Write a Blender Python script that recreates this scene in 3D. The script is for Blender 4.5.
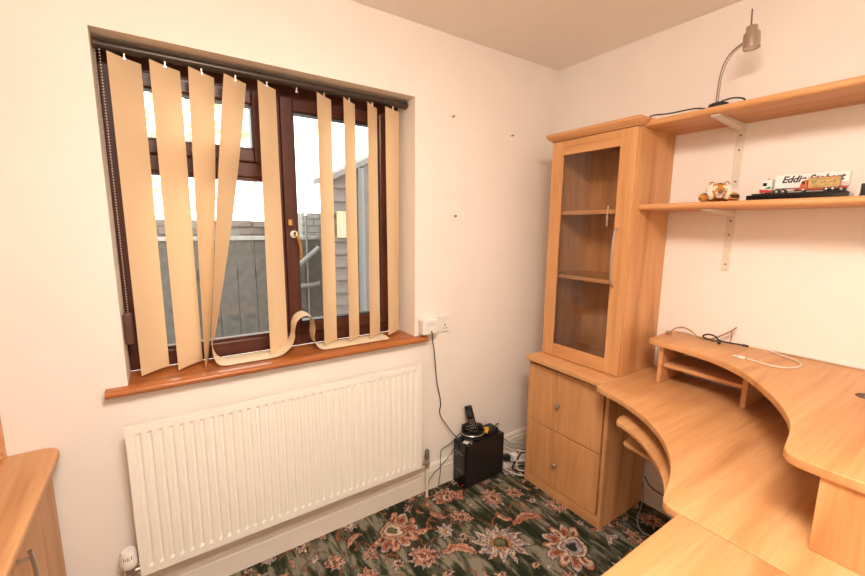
import bpy, bmesh, math, random
import numpy as np
from mathutils import Vector, Matrix, Quaternion
random.seed(7)
rng = np.random.default_rng(7)
for o in list(bpy.data.objects): bpy.data.objects.remove(o)
SC = bpy.context.scene
COL = SC.collection
PI = math.pi

# ------------------------------------------------------------------ camera
CAM_LOC = Vector((-2.0758, -1.7258, 1.4676))
yaw, pitch, roll = 0.5965, -0.1533, 0.0086
fw = Vector((math.sin(yaw)*math.cos(pitch), math.cos(yaw)*math.cos(pitch), math.sin(pitch)))
rt = Vector((math.cos(yaw), -math.sin(yaw), 0)); up = rt.cross(fw)
r2 = rt*math.cos(roll) + up*math.sin(roll); u2 = up*math.cos(roll) - rt*math.sin(roll)
cam = bpy.data.cameras.new('camera'); cam.sensor_width = 36.0; cam.lens = 400.89/865*36; cam.clip_start = 0.01
camo = bpy.data.objects.new('camera', cam); COL.objects.link(camo)
m = Matrix((r2, u2, -fw)).transposed().to_4x4(); m.translation = CAM_LOC
camo.matrix_world = m
SC.camera = camo

# ------------------------------------------------------------------ world, light, exposure
W = bpy.data.worlds.new('world'); SC.world = W; W.use_nodes = True
bg = W.node_tree.nodes['Background']
bg.inputs[0].default_value = (1.0, 0.985, 0.95, 1); bg.inputs[1].default_value = 4.2
SC.view_settings.view_transform = 'Standard'; SC.view_settings.look = 'None'
SC.view_settings.gamma = 1.0; SC.view_settings.use_curve_mapping = False
SC.view_settings.exposure = 0.0
LAMP_POS = Vector((-1.82, -1.66, 2.375)); LAMP_E = 49.5   # added unseen ceiling emitter, stands in for flash bounced off the ceiling

# ------------------------------------------------------------------ node helpers and materials
def new_mat(name):
    M = bpy.data.materials.new(name); M.use_nodes = True
    nt = M.node_tree; b = nt.nodes['Principled BSDF']
    return M, nt, b
def N(nt, typ, **kw):
    n = nt.nodes.new(typ)
    for k, v in kw.items(): setattr(n, k, v)
    return n
def c4(c): return (c[0], c[1], c[2], 1)
def noise(nt, scale3, scale=1.0, detail=3.0, rough=.55, dist=0.0, coord='Object'):
    tc = N(nt, 'ShaderNodeTexCoord'); mp = N(nt, 'ShaderNodeMapping')
    mp.inputs['Scale'].default_value = scale3
    nt.links.new(tc.outputs[coord], mp.inputs['Vector'])
    nz = N(nt, 'ShaderNodeTexNoise'); nz.inputs['Scale'].default_value = scale
    nz.inputs['Detail'].default_value = detail; nz.inputs['Roughness'].default_value = rough
    nz.inputs['Distortion'].default_value = dist
    nt.links.new(mp.outputs[0], nz.inputs['Vector'])
    return nz.outputs['Fac']
def ramp(nt, fac, stops):
    r = N(nt, 'ShaderNodeValToRGB'); e = r.color_ramp.elements
    while len(e) < len(stops): e.new(0.5)
    for i, (p, c) in enumerate(stops): e[i].position = p; e[i].color = c4(c)
    nt.links.new(fac, r.inputs[0]); return r.outputs[0]
def mixc(nt, a, b, fac, mode='MIX'):
    x = N(nt, 'ShaderNodeMix', data_type='RGBA', blend_type=mode)
    for sock, v in ((x.inputs[0], fac), (x.inputs[6], a), (x.inputs[7], b)):
        if hasattr(v, 'is_linked') or hasattr(v, 'links'): nt.links.new(v, sock)
        elif isinstance(v, (tuple, list)): sock.default_value = c4(v)
        else: sock.default_value = v
    return x.outputs[2]
def bump(nt, b, fac, strength=.1, dist=.002):
    bm = N(nt, 'ShaderNodeBump'); bm.inputs['Strength'].default_value = strength; bm.inputs['Distance'].default_value = dist
    nt.links.new(fac, bm.inputs['Height']); nt.links.new(bm.outputs[0], b.inputs['Normal'])

def plain(name, col, rough=.5, metal=0.0, var=.06, bumpy=0.0, scale=25.0):
    M, nt, b = new_mat(name)
    f = noise(nt, (1, 1, 1), scale, 3)
    c = ramp(nt, f, [(.25, tuple(x*(1-var) for x in col)), (.75, tuple(min(1, x*(1+var)) for x in col))])
    nt.links.new(c, b.inputs['Base Color']); b.inputs['Roughness'].default_value = rough; b.inputs['Metallic'].default_value = metal
    if bumpy: bump(nt, b, noise(nt, (1, 1, 1), scale*6, 4), bumpy)
    return M
def wood(name, axis, base=(.61, .302, .122), dark=(.43, .18, .062), light=(.69, .37, .168), rough=.42):
    M, nt, b = new_mat(name)
    i = 'xyz'.index(axis)
    s = [9.0]*3; s[i] = .9
    f1 = noise(nt, s, 1.0, 4, .55, 1.1)
    c = ramp(nt, f1, [(.30, dark), (.46, base), (.60, light), (.72, base)])
    s = [70.0]*3; s[i] = 3.0
    f2 = noise(nt, s, 1.0, 3, .6, .3)
    c2 = ramp(nt, f2, [(.30, (.80, .72, .62)), (.52, (1, 1, 1))])
    s = [2.5]*3; s[i] = .6
    c = mixc(nt, c, c2, .55, 'MULTIPLY')
    s = [240.0]*3; s[i] = 14.0
    f3 = noise(nt, s, 1.0, 2)
    c3 = ramp(nt, f3, [(.34, (.86, .78, .68)), (.48, (1, 1, 1))])
    c = mixc(nt, c, c3, .35, 'MULTIPLY')
    c = mixc(nt, c, base, .25)
    nt.links.new(c, b.inputs['Base Color']); b.inputs['Roughness'].default_value = rough
    b.inputs['Specular IOR Level'].default_value = .35
    bump(nt, b, f3, .04, .0006)
    return M
WX, WY, WZ = wood('beech_grain_x', 'x'), wood('beech_grain_y', 'y'), wood('beech_grain_z', 'z')
M_WALL = plain('wall_paint', (.885, .82, .745), .75, 0, .02, .03, 6)
M_CEIL = plain('ceiling_paint', (.93, .87, .805), .85, 0, .02, .03, 6)
M_GLOSS = plain('white_gloss_paint', (.82, .755, .66), .35, 0, .02)
M_RAD = plain('radiator_enamel', (.90, .865, .775), .35, 0, .015)
M_RADDARK = plain('radiator_inner', (.45, .40, .33), .6)
M_SILL = wood('sill_varnish', 'x', (.42, .135, .035), (.30, .08, .018), (.50, .18, .055), .25)
M_MAHOG = wood('mahogany_foil', 'z', (.075, .022, .014), (.045, .012, .008), (.10, .032, .02), .3)
M_RAIL = plain('bronze_headrail', (.06, .042, .033), .3, .25)
M_BROWN = plain('brown_plastic', (.10, .04, .025), .4)
M_CHROME = plain('brushed_steel', (.62, .56, .50), .32, .9, .05)
M_BRASS = plain('brass', (.55, .33, .10), .3, .9)
M_WPLAST = plain('white_plastic', (.84, .80, .74), .35, 0, .02)
M_BLACK = plain('black_plastic', (.012, .011, .011), .35, 0, .1)
M_BLACKG = plain('black_gloss', (.008, .008, .008), .15, 0, .1)
M_GREYP = plain('grey_plastic', (.16, .15, .14), .45)
M_BRACKET = plain('cream_bracket_enamel', (.74, .68, .56), .4, 0, .02)
M_STEELD = plain('satin_nickel', (.52, .43, .35), .3, .85, .05)
M_NECK = plain('dark_nickel_neck', (.20, .145, .105), .5, .5, .05)
M_SCREW = plain('screw_steel', (.25, .20, .15), .4, .8)
M_YELLOW = plain('yellow_plastic', (.75, .42, .03), .4)
M_RED = plain('red_paint', (.50, .03, .02), .35)
M_REDORANGE = plain('orange_red_paint', (.42, .08, .025), .4)
M_WHITEP = plain('white_paint', (.80, .77, .73), .3, 0, .02)
M_GOLD = plain('gold_box_print', (.46, .29, .10), .45, .1, .3, 0, 60)
M_GREEN = plain('green_print', (.05, .22, .08), .5)
M_OLIVE = plain('olive_print', (.22, .19, .06), .5)
M_TYRE = plain('tyre_rubber', (.02, .02, .02), .7)
M_DGLASS = plain('tinted_screen', (.02, .03, .03), .1)
M_CABLEB = plain('black_cable', (.015, .014, .013), .45)
M_CABLEW = plain('white_cable', (.68, .62, .52), .45)
M_CABLET = plain('tan_ribbon_cable', (.34, .19, .08), .5)
M_CABLEG = plain('grey_cable', (.30, .28, .24), .45)
M_PAPER = plain('paper', (.75, .74, .72), .7)
M_INK = plain('lettering_ink', (.02, .018, .018), .5)
M_LED = bpy.data.materials.new('red_led'); M_LED.use_nodes = True
_b = M_LED.node_tree.nodes['Principled BSDF']; _b.inputs['Base Color'].default_value = (.6, .01, .01, 1)
_b.inputs['Emission Color'].default_value = (1, .05, .03, 1); _b.inputs['Emission Strength'].default_value = .35

def thin_glass(name, tint=(1, 1, 1), gloss=.08):
    M = bpy.data.materials.new(name); M.use_nodes = True; nt = M.node_tree; nt.nodes.clear()
    out = N(nt, 'ShaderNodeOutputMaterial'); tr = N(nt, 'ShaderNodeBsdfTransparent'); gl = N(nt, 'ShaderNodeBsdfGlossy')
    tr.inputs[0].default_value = c4(tint); gl.inputs['Roughness'].default_value = .02; gl.inputs[0].default_value = (.9, .9, .9, 1)
    fr = N(nt, 'ShaderNodeFresnel'); fr.inputs['IOR'].default_value = 1.33
    mx = N(nt, 'ShaderNodeMixShader'); nt.links.new(fr.outputs[0], mx.inputs[0])
    nt.links.new(tr.outputs[0], mx.inputs[1]); nt.links.new(gl.outputs[0], mx.inputs[2]); nt.links.new(mx.outputs[0], out.inputs[0])
    return M
M_GLASS = thin_glass('window_glass', (.95, .96, .95))
M_CGLASS = thin_glass('cabinet_glass', (.985, .98, .975))

def fabric(name, col, trans=.45):
    M = bpy.data.materials.new(name); M.use_nodes = True; nt = M.node_tree; nt.nodes.clear()
    out = N(nt, 'ShaderNodeOutputMaterial'); d = N(nt, 'ShaderNodeBsdfDiffuse'); t = N(nt, 'ShaderNodeBsdfTranslucent')
    f = noise(nt, (300, 300, 40), 1, 2)
    c = ramp(nt, f, [(.2, tuple(x*.95 for x in col)), (.8, col)])
    nt.links.new(c, d.inputs[0]); nt.links.new(c, t.inputs[0])
    mx = N(nt, 'ShaderNodeMixShader'); mx.inputs[0].default_value = trans
    nt.links.new(d.outputs[0], mx.inputs[1]); nt.links.new(t.outputs[0], mx.inputs[2]); nt.links.new(mx.outputs[0], out.inputs[0])
    return M
M_VANE = fabric('cream_blind_fabric', (.89, .665, .415), .25)
M_LOOSE = fabric('cream_blind_fabric_loose', (.92, .78, .57), .15)

# ------------------------------------------------------------------ object helpers
BASE = {}
def empty(name, loc):
    o = bpy.data.objects.new(name, None); COL.objects.link(o); o.location = loc; o.empty_display_size = .05
    BASE[o.name] = Vector(loc); return o
def mesh(name, verts, faces, mat, parent=None, smooth=False, origin=None):
    base = BASE[parent.name] if parent else Vector(origin if origin is not None else (0, 0, 0))
    me = bpy.data.meshes.new(name)
    me.from_pydata([tuple(Vector(v)-base) for v in verts], [], faces)
    me.update(); me.materials.append(mat)
    if smooth:
        me.shade_smooth()
        try: me.set_sharp_from_angle(angle=math.radians(40))
        except Exception: pass
    o = bpy.data.objects.new(name, me); COL.objects.link(o)
    BASE[o.name] = base
    if parent: o.parent = parent
    else: o.location = base
    return o
def tag(o, label=None, cat=None, group=None, kind=None):
    if label: o['label'] = label
    if cat: o['category'] = cat
    if group: o['group'] = group
    if kind: o['kind'] = kind
    return o
def thing(name, loc, label, cat, group=None, kind=None):
    return tag(empty(name, loc), label, cat, group, kind)
def bm_out(bm):
    bm.normal_update(); v = [x.co.copy() for x in bm.verts]
    for i, x in enumerate(bm.verts): x.index = i
    f = [[y.index for y in x.verts] for x in bm.faces]; bm.free(); return v, f
def boxg(lo, hi, bev=0.0, seg=2):
    bm = bmesh.new(); bmesh.ops.create_cube(bm, size=1)
    lo = Vector(lo); hi = Vector(hi); c = (lo+hi)/2; s = hi-lo
    for v in bm.verts: v.co = Vector((v.co.x*s.x, v.co.y*s.y, v.co.z*s.z))+c
    if bev: bmesh.ops.bevel(bm, geom=list(bm.edges), offset=min(bev, min(abs(x) for x in s)*.49), segments=seg, profile=.5, affect='EDGES')
    return bm_out(bm)
def join(*gs):
    V = []; F = []
    for v, f in gs:
        n = len(V); V += list(v); F += [[i+n for i in q] for q in f]
    return V, F
def xf(g, M): return [M @ Vector(v) for v in g[0]], g[1]
def box(name, lo, hi, mat, parent=None, bev=.0015, **k):
    v, f = boxg(lo, hi, bev); return mesh(name, v, f, mat, parent, **k)
def prismg(poly, z0, z1, bev=0.0, seg=3):
    bm = bmesh.new()
    vs = [bm.verts.new((p[0], p[1], z0)) for p in poly]
    fa = bm.faces.new(vs); bm.normal_update()
    if fa.normal.z > 0: fa.normal_flip()
    r = bmesh.ops.extrude_face_region(bm, geom=[fa])
    for e in r['geom']:
        if isinstance(e, bmesh.types.BMVert): e.co.z = z1
    bmesh.ops.recalc_face_normals(bm, faces=list(bm.faces))
    if bev:
        ed = [e for e in bm.edges if abs(e.verts[0].co.z-e.verts[1].co.z) < 1e-6]
        bmesh.ops.bevel(bm, geom=ed, offset=bev, segments=seg, profile=.5, affect='EDGES')
    return bm_out(bm)
def prism(name, poly, z0, z1, mat, parent=None, bev=.003, **k):
    v, f = prismg(poly, z0, z1, bev); return mesh(name, v, f, mat, parent, smooth=True, **k)
def extr(name, prof, axis, a, b, mat, parent=None, smooth=False, **k):
    """profile (p,q) in the two other axes, extruded along axis from a to b"""
    V = []; n = len(prof)
    for t in (a, b):
        for p, q in prof:
            V.append({'x': (t, p, q), 'y': (p, t, q), 'z': (p, q, t)}[axis])
    F = [[i, (i+1) % n, n+(i+1) % n, n+i] for i in range(n)] + [list(range(n))[::-1], list(range(n, 2*n))]
    bm = bmesh.new(); bv = [bm.verts.new(v) for v in V]
    for q in F: bm.faces.new([bv[i] for i in q])
    bmesh.ops.recalc_face_normals(bm, faces=list(bm.faces)); v, f = bm_out(bm)
    return mesh(name, v, f, mat, parent, smooth=smooth, **k)
def spline(pts, n=6, closed=False):
    P = [Vector(p) for p in pts]; out = []
    L = len(P); rngi = range(L if closed else L-1)
    for i in rngi:
        p1 = P[i]; p2 = P[(i+1) % L]
        p0 = P[i-1] if (i > 0 or closed) else p1*2-p2
        p3 = P[(i+2) % L] if (i+2 < L or closed) else p2*2-p1
        for k in range(n):
            t = k/n
            out.append(.5*((2*p1)+(p2-p0)*t+(2*p0-5*p1+4*p2-p3)*t*t+(3*p1-p0-3*p2+p3)*t**3))
    if not closed: out.append(P[-1])
    return out
def tubeg(pts, r, seg=8, sm=5):
    P = spline(pts, sm) if sm else [Vector(p) for p in pts]
    V = []; F = []; nrm = None
    for i, p in enumerate(P):
        t = (P[min(i+1, len(P)-1)]-P[max(i-1, 0)])
        t = t.normalized() if t.length > 1e-9 else Vector((0, 0, 1))
        if nrm is None:
            nrm = t.orthogonal().normalized()
        nrm = (nrm-t*nrm.dot(t))
        nrm = nrm.normalized() if nrm.length > 1e-6 else t.orthogonal().normalized()
        bn = t.cross(nrm); rr = r(i/(len(P)-1)) if callable(r) else r
        for k in range(seg):
            a = 2*PI*k/seg; V.append(p+nrm*math.cos(a)*rr+bn*math.sin(a)*rr)
    for i in range(len(P)-1):
        for k in range(seg):
            F.append([i*seg+k, i*seg+(k+1) % seg, (i+1)*seg+(k+1) % seg, (i+1)*seg+k])
    F.append(list(range(seg))[::-1]); F.append([(len(P)-1)*seg+k for k in range(seg)])
    return V, F
def tube(name, pts, r, mat, parent=None, seg=8, sm=5, **k):
    v, f = tubeg(pts, r, seg, sm); return mesh(name, v, f, mat, parent, smooth=True, **k)
def latheg(prof, center, axis=(0, 0, 1), seg=20):
    q = Vector((0, 0, 1)).rotation_difference(Vector(axis).normalized()); c = Vector(center)
    V = []; F = []; n = len(prof)
    for (r, h) in prof:
        for k in range(seg):
            a = 2*PI*k/seg; V.append(c+q @ Vector((max(r, 1e-5)*math.cos(a), max(r, 1e-5)*math.sin(a), h)))
    for i in range(n-1):
        for k in range(seg):
            F.append([i*seg+k, i*seg+(k+1) % seg, (i+1)*seg+(k+1) % seg, (i+1)*seg+k])
    F.append(list(range(seg))[::-1]); F.append([(n-1)*seg+k for k in range(seg)])
    return V, F
def lathe(name, prof, center, mat, parent=None, axis=(0, 0, 1), seg=20, **k):
    v, f = latheg(prof, center, axis, seg); return mesh(name, v, f, mat, parent, smooth=True, **k)
def ellg(c, r, seg=16, rings=10):
    V = []; F = []
    for i in range(rings+1):
        th = PI*i/rings
        for k in range(seg):
            a = 2*PI*k/seg
            V.append(Vector(c)+Vector((r[0]*math.sin(th)*math.cos(a), r[1]*math.sin(th)*math.sin(a), r[2]*math.cos(th))))
    for i in range(rings):
        for k in range(seg): F.append([i*seg+k, (i+1)*seg+k, (i+1)*seg+(k+1) % seg, i*seg+(k+1) % seg])
    return V, F
def ell(name, c, r, mat, parent=None, **k):
    v, f = ellg(c, r); return mesh(name, v, f, mat, parent, smooth=True, **k)
def struct(o): o['kind'] = 'structure'; return o

# ================================================================== ROOM
XL, YF, H = -2.95, -2.50, 2.40
WXL, WXR, WZB, WZT, WT = -2.2085, -1.0130, .8986, 2.0759, .30
# ---- carpet motifs drawn into a colour attribute (print of the carpet), streaked ground by nodes
def build_floor():
    st = .0055
    xs = np.arange(XL, 0.0001+st, st); ys = np.arange(YF, 0.0001+st, st)
    nx, ny = len(xs), len(ys)
    xs = np.linspace(XL, 0, nx); ys = np.linspace(YF, 0, ny)
    X, Y = np.meshgrid(xs, ys, indexing='ij')
    rgb = np.zeros((nx, ny, 3)); al = np.zeros((nx, ny))
    salmon = (.42, .175, .11); peach = (.53, .31, .205); cream = (.60, .48, .35); lav = (.34, .29, .31); rust = (.24, .06, .035)
    dark = (.035, .03, .028); ochre = (.45, .25, .08); pale = (.50, .42, .36); olive = (.13, .13, .06)
    def put(mask, col, a=.93):
        rgb[mask] = col; al[mask] = a
    def window(cx, cy, r):
        i0, i1 = np.searchsorted(xs, [cx-r, cx+r]); j0, j1 = np.searchsorted(ys, [cy-r, cy+r])
        return slice(max(i0, 0), i1), slice(max(j0, 0), j1)
    def paint(cx, cy, r, fn):
        s = window(cx, cy, r*1.5)
        dx = X[s]-cx; dy = Y[s]-cy
        if dx.size == 0: return
        for m_, c_ in fn(dx, dy):
            rgb[s][m_] = c_; al[s][m_] = .93
    def flower(cx, cy, r, n, cols, rot=0., sharp=.35):
        outer, mid, inner, core = cols
        ph_ = random.uniform(0, 6.28); e_ = random.uniform(.12, .25)
        def fn(dx, dy):
            A = np.arctan2(dy, dx)+rot
            R = np.hypot(dx, dy)*(1+e_*np.cos(A*2+ph_)*.5)
            sw = A+R/r*.35
            pet = 1-sharp*np.abs(np.sin(sw*n/2))**.7
            pet2 = 1-sharp*np.abs(np.cos(sw*n/2))**.7
            rr = R/r
            k_ = np.floor((sw*n/2/PI+.0)).astype(int) % 2 == 0
            vein = np.abs(np.sin(sw*n/2)) < .22
            L = [(rr < pet*1.13, dark), (rr < pet*1.02, pale), (rr < pet*.90, outer), ((rr < pet*.90) & k_, mid), ((rr < pet*.80) & (rr > .5) & vein, rust)]
            L += [(rr < pet2*.72, dark), (rr < pet2*.66, mid), ((rr < pet2*.66) & k_, outer), (rr < pet2*.46, rust), (rr < pet2*.40, inner), (rr < .22, dark), (rr < .17, core)]
            return L
        paint(cx, cy, r*1.2, fn)
    def palmette(cx, cy, r, rot, cols):
        outer, mid, inner, core = cols
        def fn(dx, dy):
            u = dx*math.cos(rot)+dy*math.sin(rot); v = -dx*math.sin(rot)+dy*math.cos(rot)
            L = []
            for k in range(9):
                a = (k-4)*.50; pu = math.cos(a)*r*.62; pv = math.sin(a)*r*.66
                c, s = math.cos(a), math.sin(a)
                du = (u-pu)*c+(v-pv)*s; dv = -(u-pu)*s+(v-pv)*c
                q = np.sqrt((du/(r*.40))**2+(dv/(r*.19))**2)
                L += [(q < 1.13, dark), (q < 1.0, pale if k % 2 else outer), (q < .75, outer if k % 2 else mid), (q < .35, rust)]
            q = np.sqrt((u/(r*.5))**2+(v/(r*.36*np.clip(1.15-u/(r*.9), .25, 1.5)))**2)
            L += [(q < 1.1, dark), (q < 1., mid), (q < .8, rust), (q < .7, inner), (q < .4, dark), (q < .32, core)]
            return L
        paint(cx, cy, r*1.2, fn)
    def leaf(cx, cy, r, rot, c1, c2):
        def fn(dx, dy):
            u = dx*math.cos(rot)+dy*math.sin(rot); v = -dx*math.sin(rot)+dy*math.cos(rot)
            v = v-.35*r*np.cos(u/r*1.6)
            q = np.sqrt((u/r)**2+(v/(r*.34))**2)+.08*np.sin(u/r*14)
            return [(q < 1.12, dark), (q < 1, c1), ((q < .75) & (v > 0), c2), (np.abs(v) < r*.04, rust)]
        paint(cx, cy, r*1.2, fn)
    def stem(pts, w, col):
        P = [np.array(p) for p in spline([(p[0], p[1], 0) for p in pts], 14)]
        for p in P:
            s = window(p[0], p[1], w*2)
            m_ = (np.hypot(X[s]-p[0], Y[s]-p[1]) < w)
            rgb[s][m_] = col; al[s][m_] = .85
    def fld(n_):
        a_ = rng.standard_normal((nx//n_+3, ny//n_+3)); gx = np.arange(nx)/n_; gy = np.arange(ny)/n_
        i_ = gx.astype(int); j_ = gy.astype(int); u_ = (gx-i_)[:, None]; v_ = (gy-j_)[None]
        u_ = u_*u_*(3-2*u_); v_ = v_*v_*(3-2*v_)
        return (a_[i_][:, j_]*(1-u_)*(1-v_)+a_[i_+1][:, j_]*u_*(1-v_)+a_[i_][:, j_+1]*(1-u_)*v_+a_[i_+1][:, j_+1]*u_*v_)
    X0, Y0 = X.copy(), Y.copy()
    X = X+.0035*fld(4)+.004*fld(8); Y = Y+.0035*fld(4)+.004*fld(8)
    A_ = (salmon, peach, cream, olive); B_ = (lav, cream, ochre, olive); C_ = (peach, salmon, cream, rust); D_ = (pale, lav, cream, ochre); E_ = (salmon, cream, lav, dark)
    big = BIG
    placed = []
    kinds = {'A': A_, 'B': B_, 'C': C_, 'D': D_, 'E': E_}
    for (typ, cx, cy, r, k, rot) in big: placed.append((cx, cy, r))
    lst = list(big)
    for rr, cnt, types in ((.085, 500, 'fp'), (.045, 2500, 'ffl'), (.024, 6000, 'ffl')):
        for _ in range(cnt):
            cx = random.uniform(XL, 0); cy = random.uniform(YF, 0); r = rr*random.uniform(.8, 1.15)
            vis = (-2.0 < cx < -.40 and cy > -.75)
            if vis and rr > .08: continue
            gap = 1.06 if rr > .04 else 1.12
            if all((cx-a)**2+(cy-b)**2 > ((r+c)*gap)**2 for a, b, c in placed):
                placed.append((cx, cy, r)); lst.append((random.choice(types), cx, cy, r, random.choice('ABCDE'), random.uniform(0, 6.28)))
    for (typ, cx, cy, r, k, rot) in lst:
        if r > .04 or random.random() < .4:
            a = rot+1.0; L = r*random.uniform(1.6, 2.4)
            stem([(cx, cy), (cx+math.cos(a)*L*.5, cy+math.sin(a)*L*.5), (cx+math.cos(a+.6)*L, cy+math.sin(a+.6)*L), (cx+math.cos(a+1.2)*L*.9, cy+math.sin(a+1.2)*L*.9)], .005, (.26, .10, .05))
    for (typ, cx, cy, r, k, rot) in lst:
        if typ == 'f': flower(cx, cy, r, 6 if r < .04 else (8 if r < .07 else 12), kinds[k], rot, .55 if r < .04 else .38)
        elif typ == 'p': palmette(cx, cy, r, rot, kinds[k])
        else: leaf(cx, cy, r, rot, kinds[k][0], kinds[k][1])
    rgb *= (1+.22*fld(2)+.12*fld(1)).clip(.45, 1.6)[..., None]
    al *= (1+.10*fld(2)).clip(.5, 1)
    X, Y = X0, Y0
    # mesh
    V = np.stack([X.ravel(), Y.ravel(), np.zeros(X.size)], 1)
    idx = np.arange(nx*ny).reshape(nx, ny)
    F = np.stack([idx[:-1, :-1].ravel(), idx[1:, :-1].ravel(), idx[1:, 1:].ravel(), idx[:-1, 1:].ravel()], 1)
    me = bpy.data.meshes.new('floor')
    me.vertices.add(len(V)); me.vertices.foreach_set('co', V.astype(np.float32).ravel())
    me.loops.add(F.size); me.loops.foreach_set('vertex_index', F.astype(np.int32).ravel())
    me.polygons.add(len(F)); me.polygons.foreach_set('loop_start', (np.arange(len(F))*4).astype(np.int32))
    me.update(calc_edges=True)
    at = me.color_attributes.new('weave', 'FLOAT_COLOR', 'POINT')
    C4 = np.concatenate([rgb.reshape(-1, 3), al.reshape(-1, 1)], 1).astype(np.float32)
    at.data.foreach_set('color', C4.ravel())
    M, nt, b = new_mat('floral_carpet')
    f = noise(nt, (30, 6.0, 1), 1, 4, .6, .3)
    g = noise(nt, (7, 5, 1), 1, 3)
    ad = N(nt, 'ShaderNodeMath', operation='MULTIPLY_ADD'); nt.links.new(g, ad.inputs[0]); ad.inputs[1].default_value = .75; nt.links.new(f, ad.inputs[2])
    ground = ramp(nt, ad.outputs[0], [(.74, (.022, .027, .015)), (.84, (.042, .048, .026)), (.90, (.09, .09, .06)), (1.0, (.25, .225, .165))])
    a = N(nt, 'ShaderNodeAttribute'); a.attribute_name = 'weave'
    col = mixc(nt, ground, a.outputs['Color'], a.outputs['Alpha'])
    fz = noise(nt, (1, 1, 1), 330, 3)
    fl = ramp(nt, fz, [(.3, (.62, .62, .62)), (.7, (1.25, 1.25, 1.25))])
    col = mixc(nt, col, fl, .8, 'MULTIPLY')
    nt.links.new(col, b.inputs['Base Color']); b.inputs['Roughness'].default_value = .95; b.inputs['Specular IOR Level'].default_value = .1
    bump(nt, b, fz, .6, .004)
    me.materials.append(M)
    o = bpy.data.objects.new('floor', me); COL.objects.link(o)
    tag(struct(o), 'dark green carpet with salmon and lavender floral pattern')
BIG = [  # type, x, y, r, palette, rotation : the motifs one can find in the photograph
    ('p', -1.245, -.180, .125, 'A', -.9), ('f', -.860, -.520, .135, 'B', .3), ('p', -.60, -.72, .130, 'E', 2.5),
    ('f', -.680, -.268, .075, 'C', .1), ('f', -.545, -.30, .055, 'C', .6), ('f', -.43, -.50, .070, 'A', .2),
    ('p', -.885, -.125, .075, 'C', 1.3), ('f', -1.10, -.085, .034, 'A', .4), ('f', -.905, -.285, .058, 'A', .5),
    ('f', -1.035, -.315, .052, 'D', .2), ('f', -.985, -.405, .034, 'E', .2), ('f', -1.20, -.39, .078, 'C', .9),
    ('l', -1.050, -.46, .075, 'C', -.6), ('f', -1.395, -.245, .045, 'A', .1), ('f', -1.32, -.36, .036, 'E', .1), ('f', -1.46, -.35, .060, 'C', .7),
    ('l', -.64, -.49, .080, 'A', -.3), ('f', -.50, -.40, .036, 'D', .3), ('l', -.80, -.155, .045, 'A', 1.0), ('l', -.99, -.20, .055, 'A', 2.2),
    ('l', -1.42, -.13, .05, 'C', .4), ('f', -1.55, -.20, .05, 'A', .4), ('l', -.72, -.40, .05, 'E', 1.9), ('l', -1.12, -.25, .045, 'E', 2.7),
    ('f', -.30, -.86, .06, 'A', .3), ('f', -.12, -.84, .07, 'C', .1), ('l', -.22, -.98, .06, 'A', 1.0),
]
build_floor()
struct(box('ceiling', (XL-.1, YF-.1, H), (.1, .3, H+.1), M_CEIL, bev=0))['label'] = 'plain warm white painted ceiling'
# window wall with the opening
g = join(boxg((XL-.1, 0, -.05), (WXL, WT, H)), boxg((WXR, 0, -.05), (.1, WT, H)),
         boxg((WXL, 0, -.05), (WXR, WT, WZB-.0264)), boxg((WXL, 0, WZT), (WXR, WT, H)))
struct(mesh('wall_back', *g, M_WALL))['label'] = 'cream painted wall around the window'
struct(box('wall_right', (0, YF-.1, -.05), (.1, 0, H), M_WALL, bev=0))['label'] = 'cream painted wall carrying the shelves'
struct(box('wall_left', (XL-.1, YF-.1, -.05), (XL, 0, H), M_WALL, bev=0))['label'] = 'cream painted wall behind the low cabinet'
struct(box('wall_front', (XL, YF-.1, -.05), (0, YF, H), M_WALL, bev=0))['label'] = 'cream painted wall behind the camera'
SK = [(0, 0), (.018, 0), (.018, .088), (.0165, .092), (.0165, .108), (.012, .118), (.012, .128), (.007, .140), (0, .146)]
struct(extr('baseboard_back', [(-p, q) for p, q in SK], 'x', XL, 0, M_GLOSS))['label'] = 'moulded cream baseboard below the radiator'
struct(extr('baseboard_right', [(-p, q) for p, q in SK], 'y', YF, -.019, M_GLOSS))['label'] = 'moulded cream baseboard under the desk'
struct(extr('baseboard_left', [(XL+p, q) for p, q in SK], 'y', YF, -.019, M_GLOSS))['label'] = 'moulded cream baseboard along the left wall'
struct(extr('baseboard_front', [(YF+p, q) for p, q in SK], 'x', XL+.019, -.019, M_GLOSS))['label'] = 'moulded cream baseboard behind the camera'
# window sill board
zs = .8986
sill = box('trim_1', (WXL+.0005, .0, zs-.026), (WXR-.0005, .1664, zs), M_SILL, bev=0)
nose = [(-.0004, zs-.026), (-.0004, zs)] + [(-.032-.0130*math.sin(a), zs-.013+.013*math.cos(a)) for a in [i*PI/8 for i in range(9)]]
nz = extr('sill_nosing', nose, 'x', -2.270, -.955, M_SILL, parent=sill, smooth=True)
struct(sill)['label'] = 'varnished reddish wooden window sill with rounded nosing'

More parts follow.
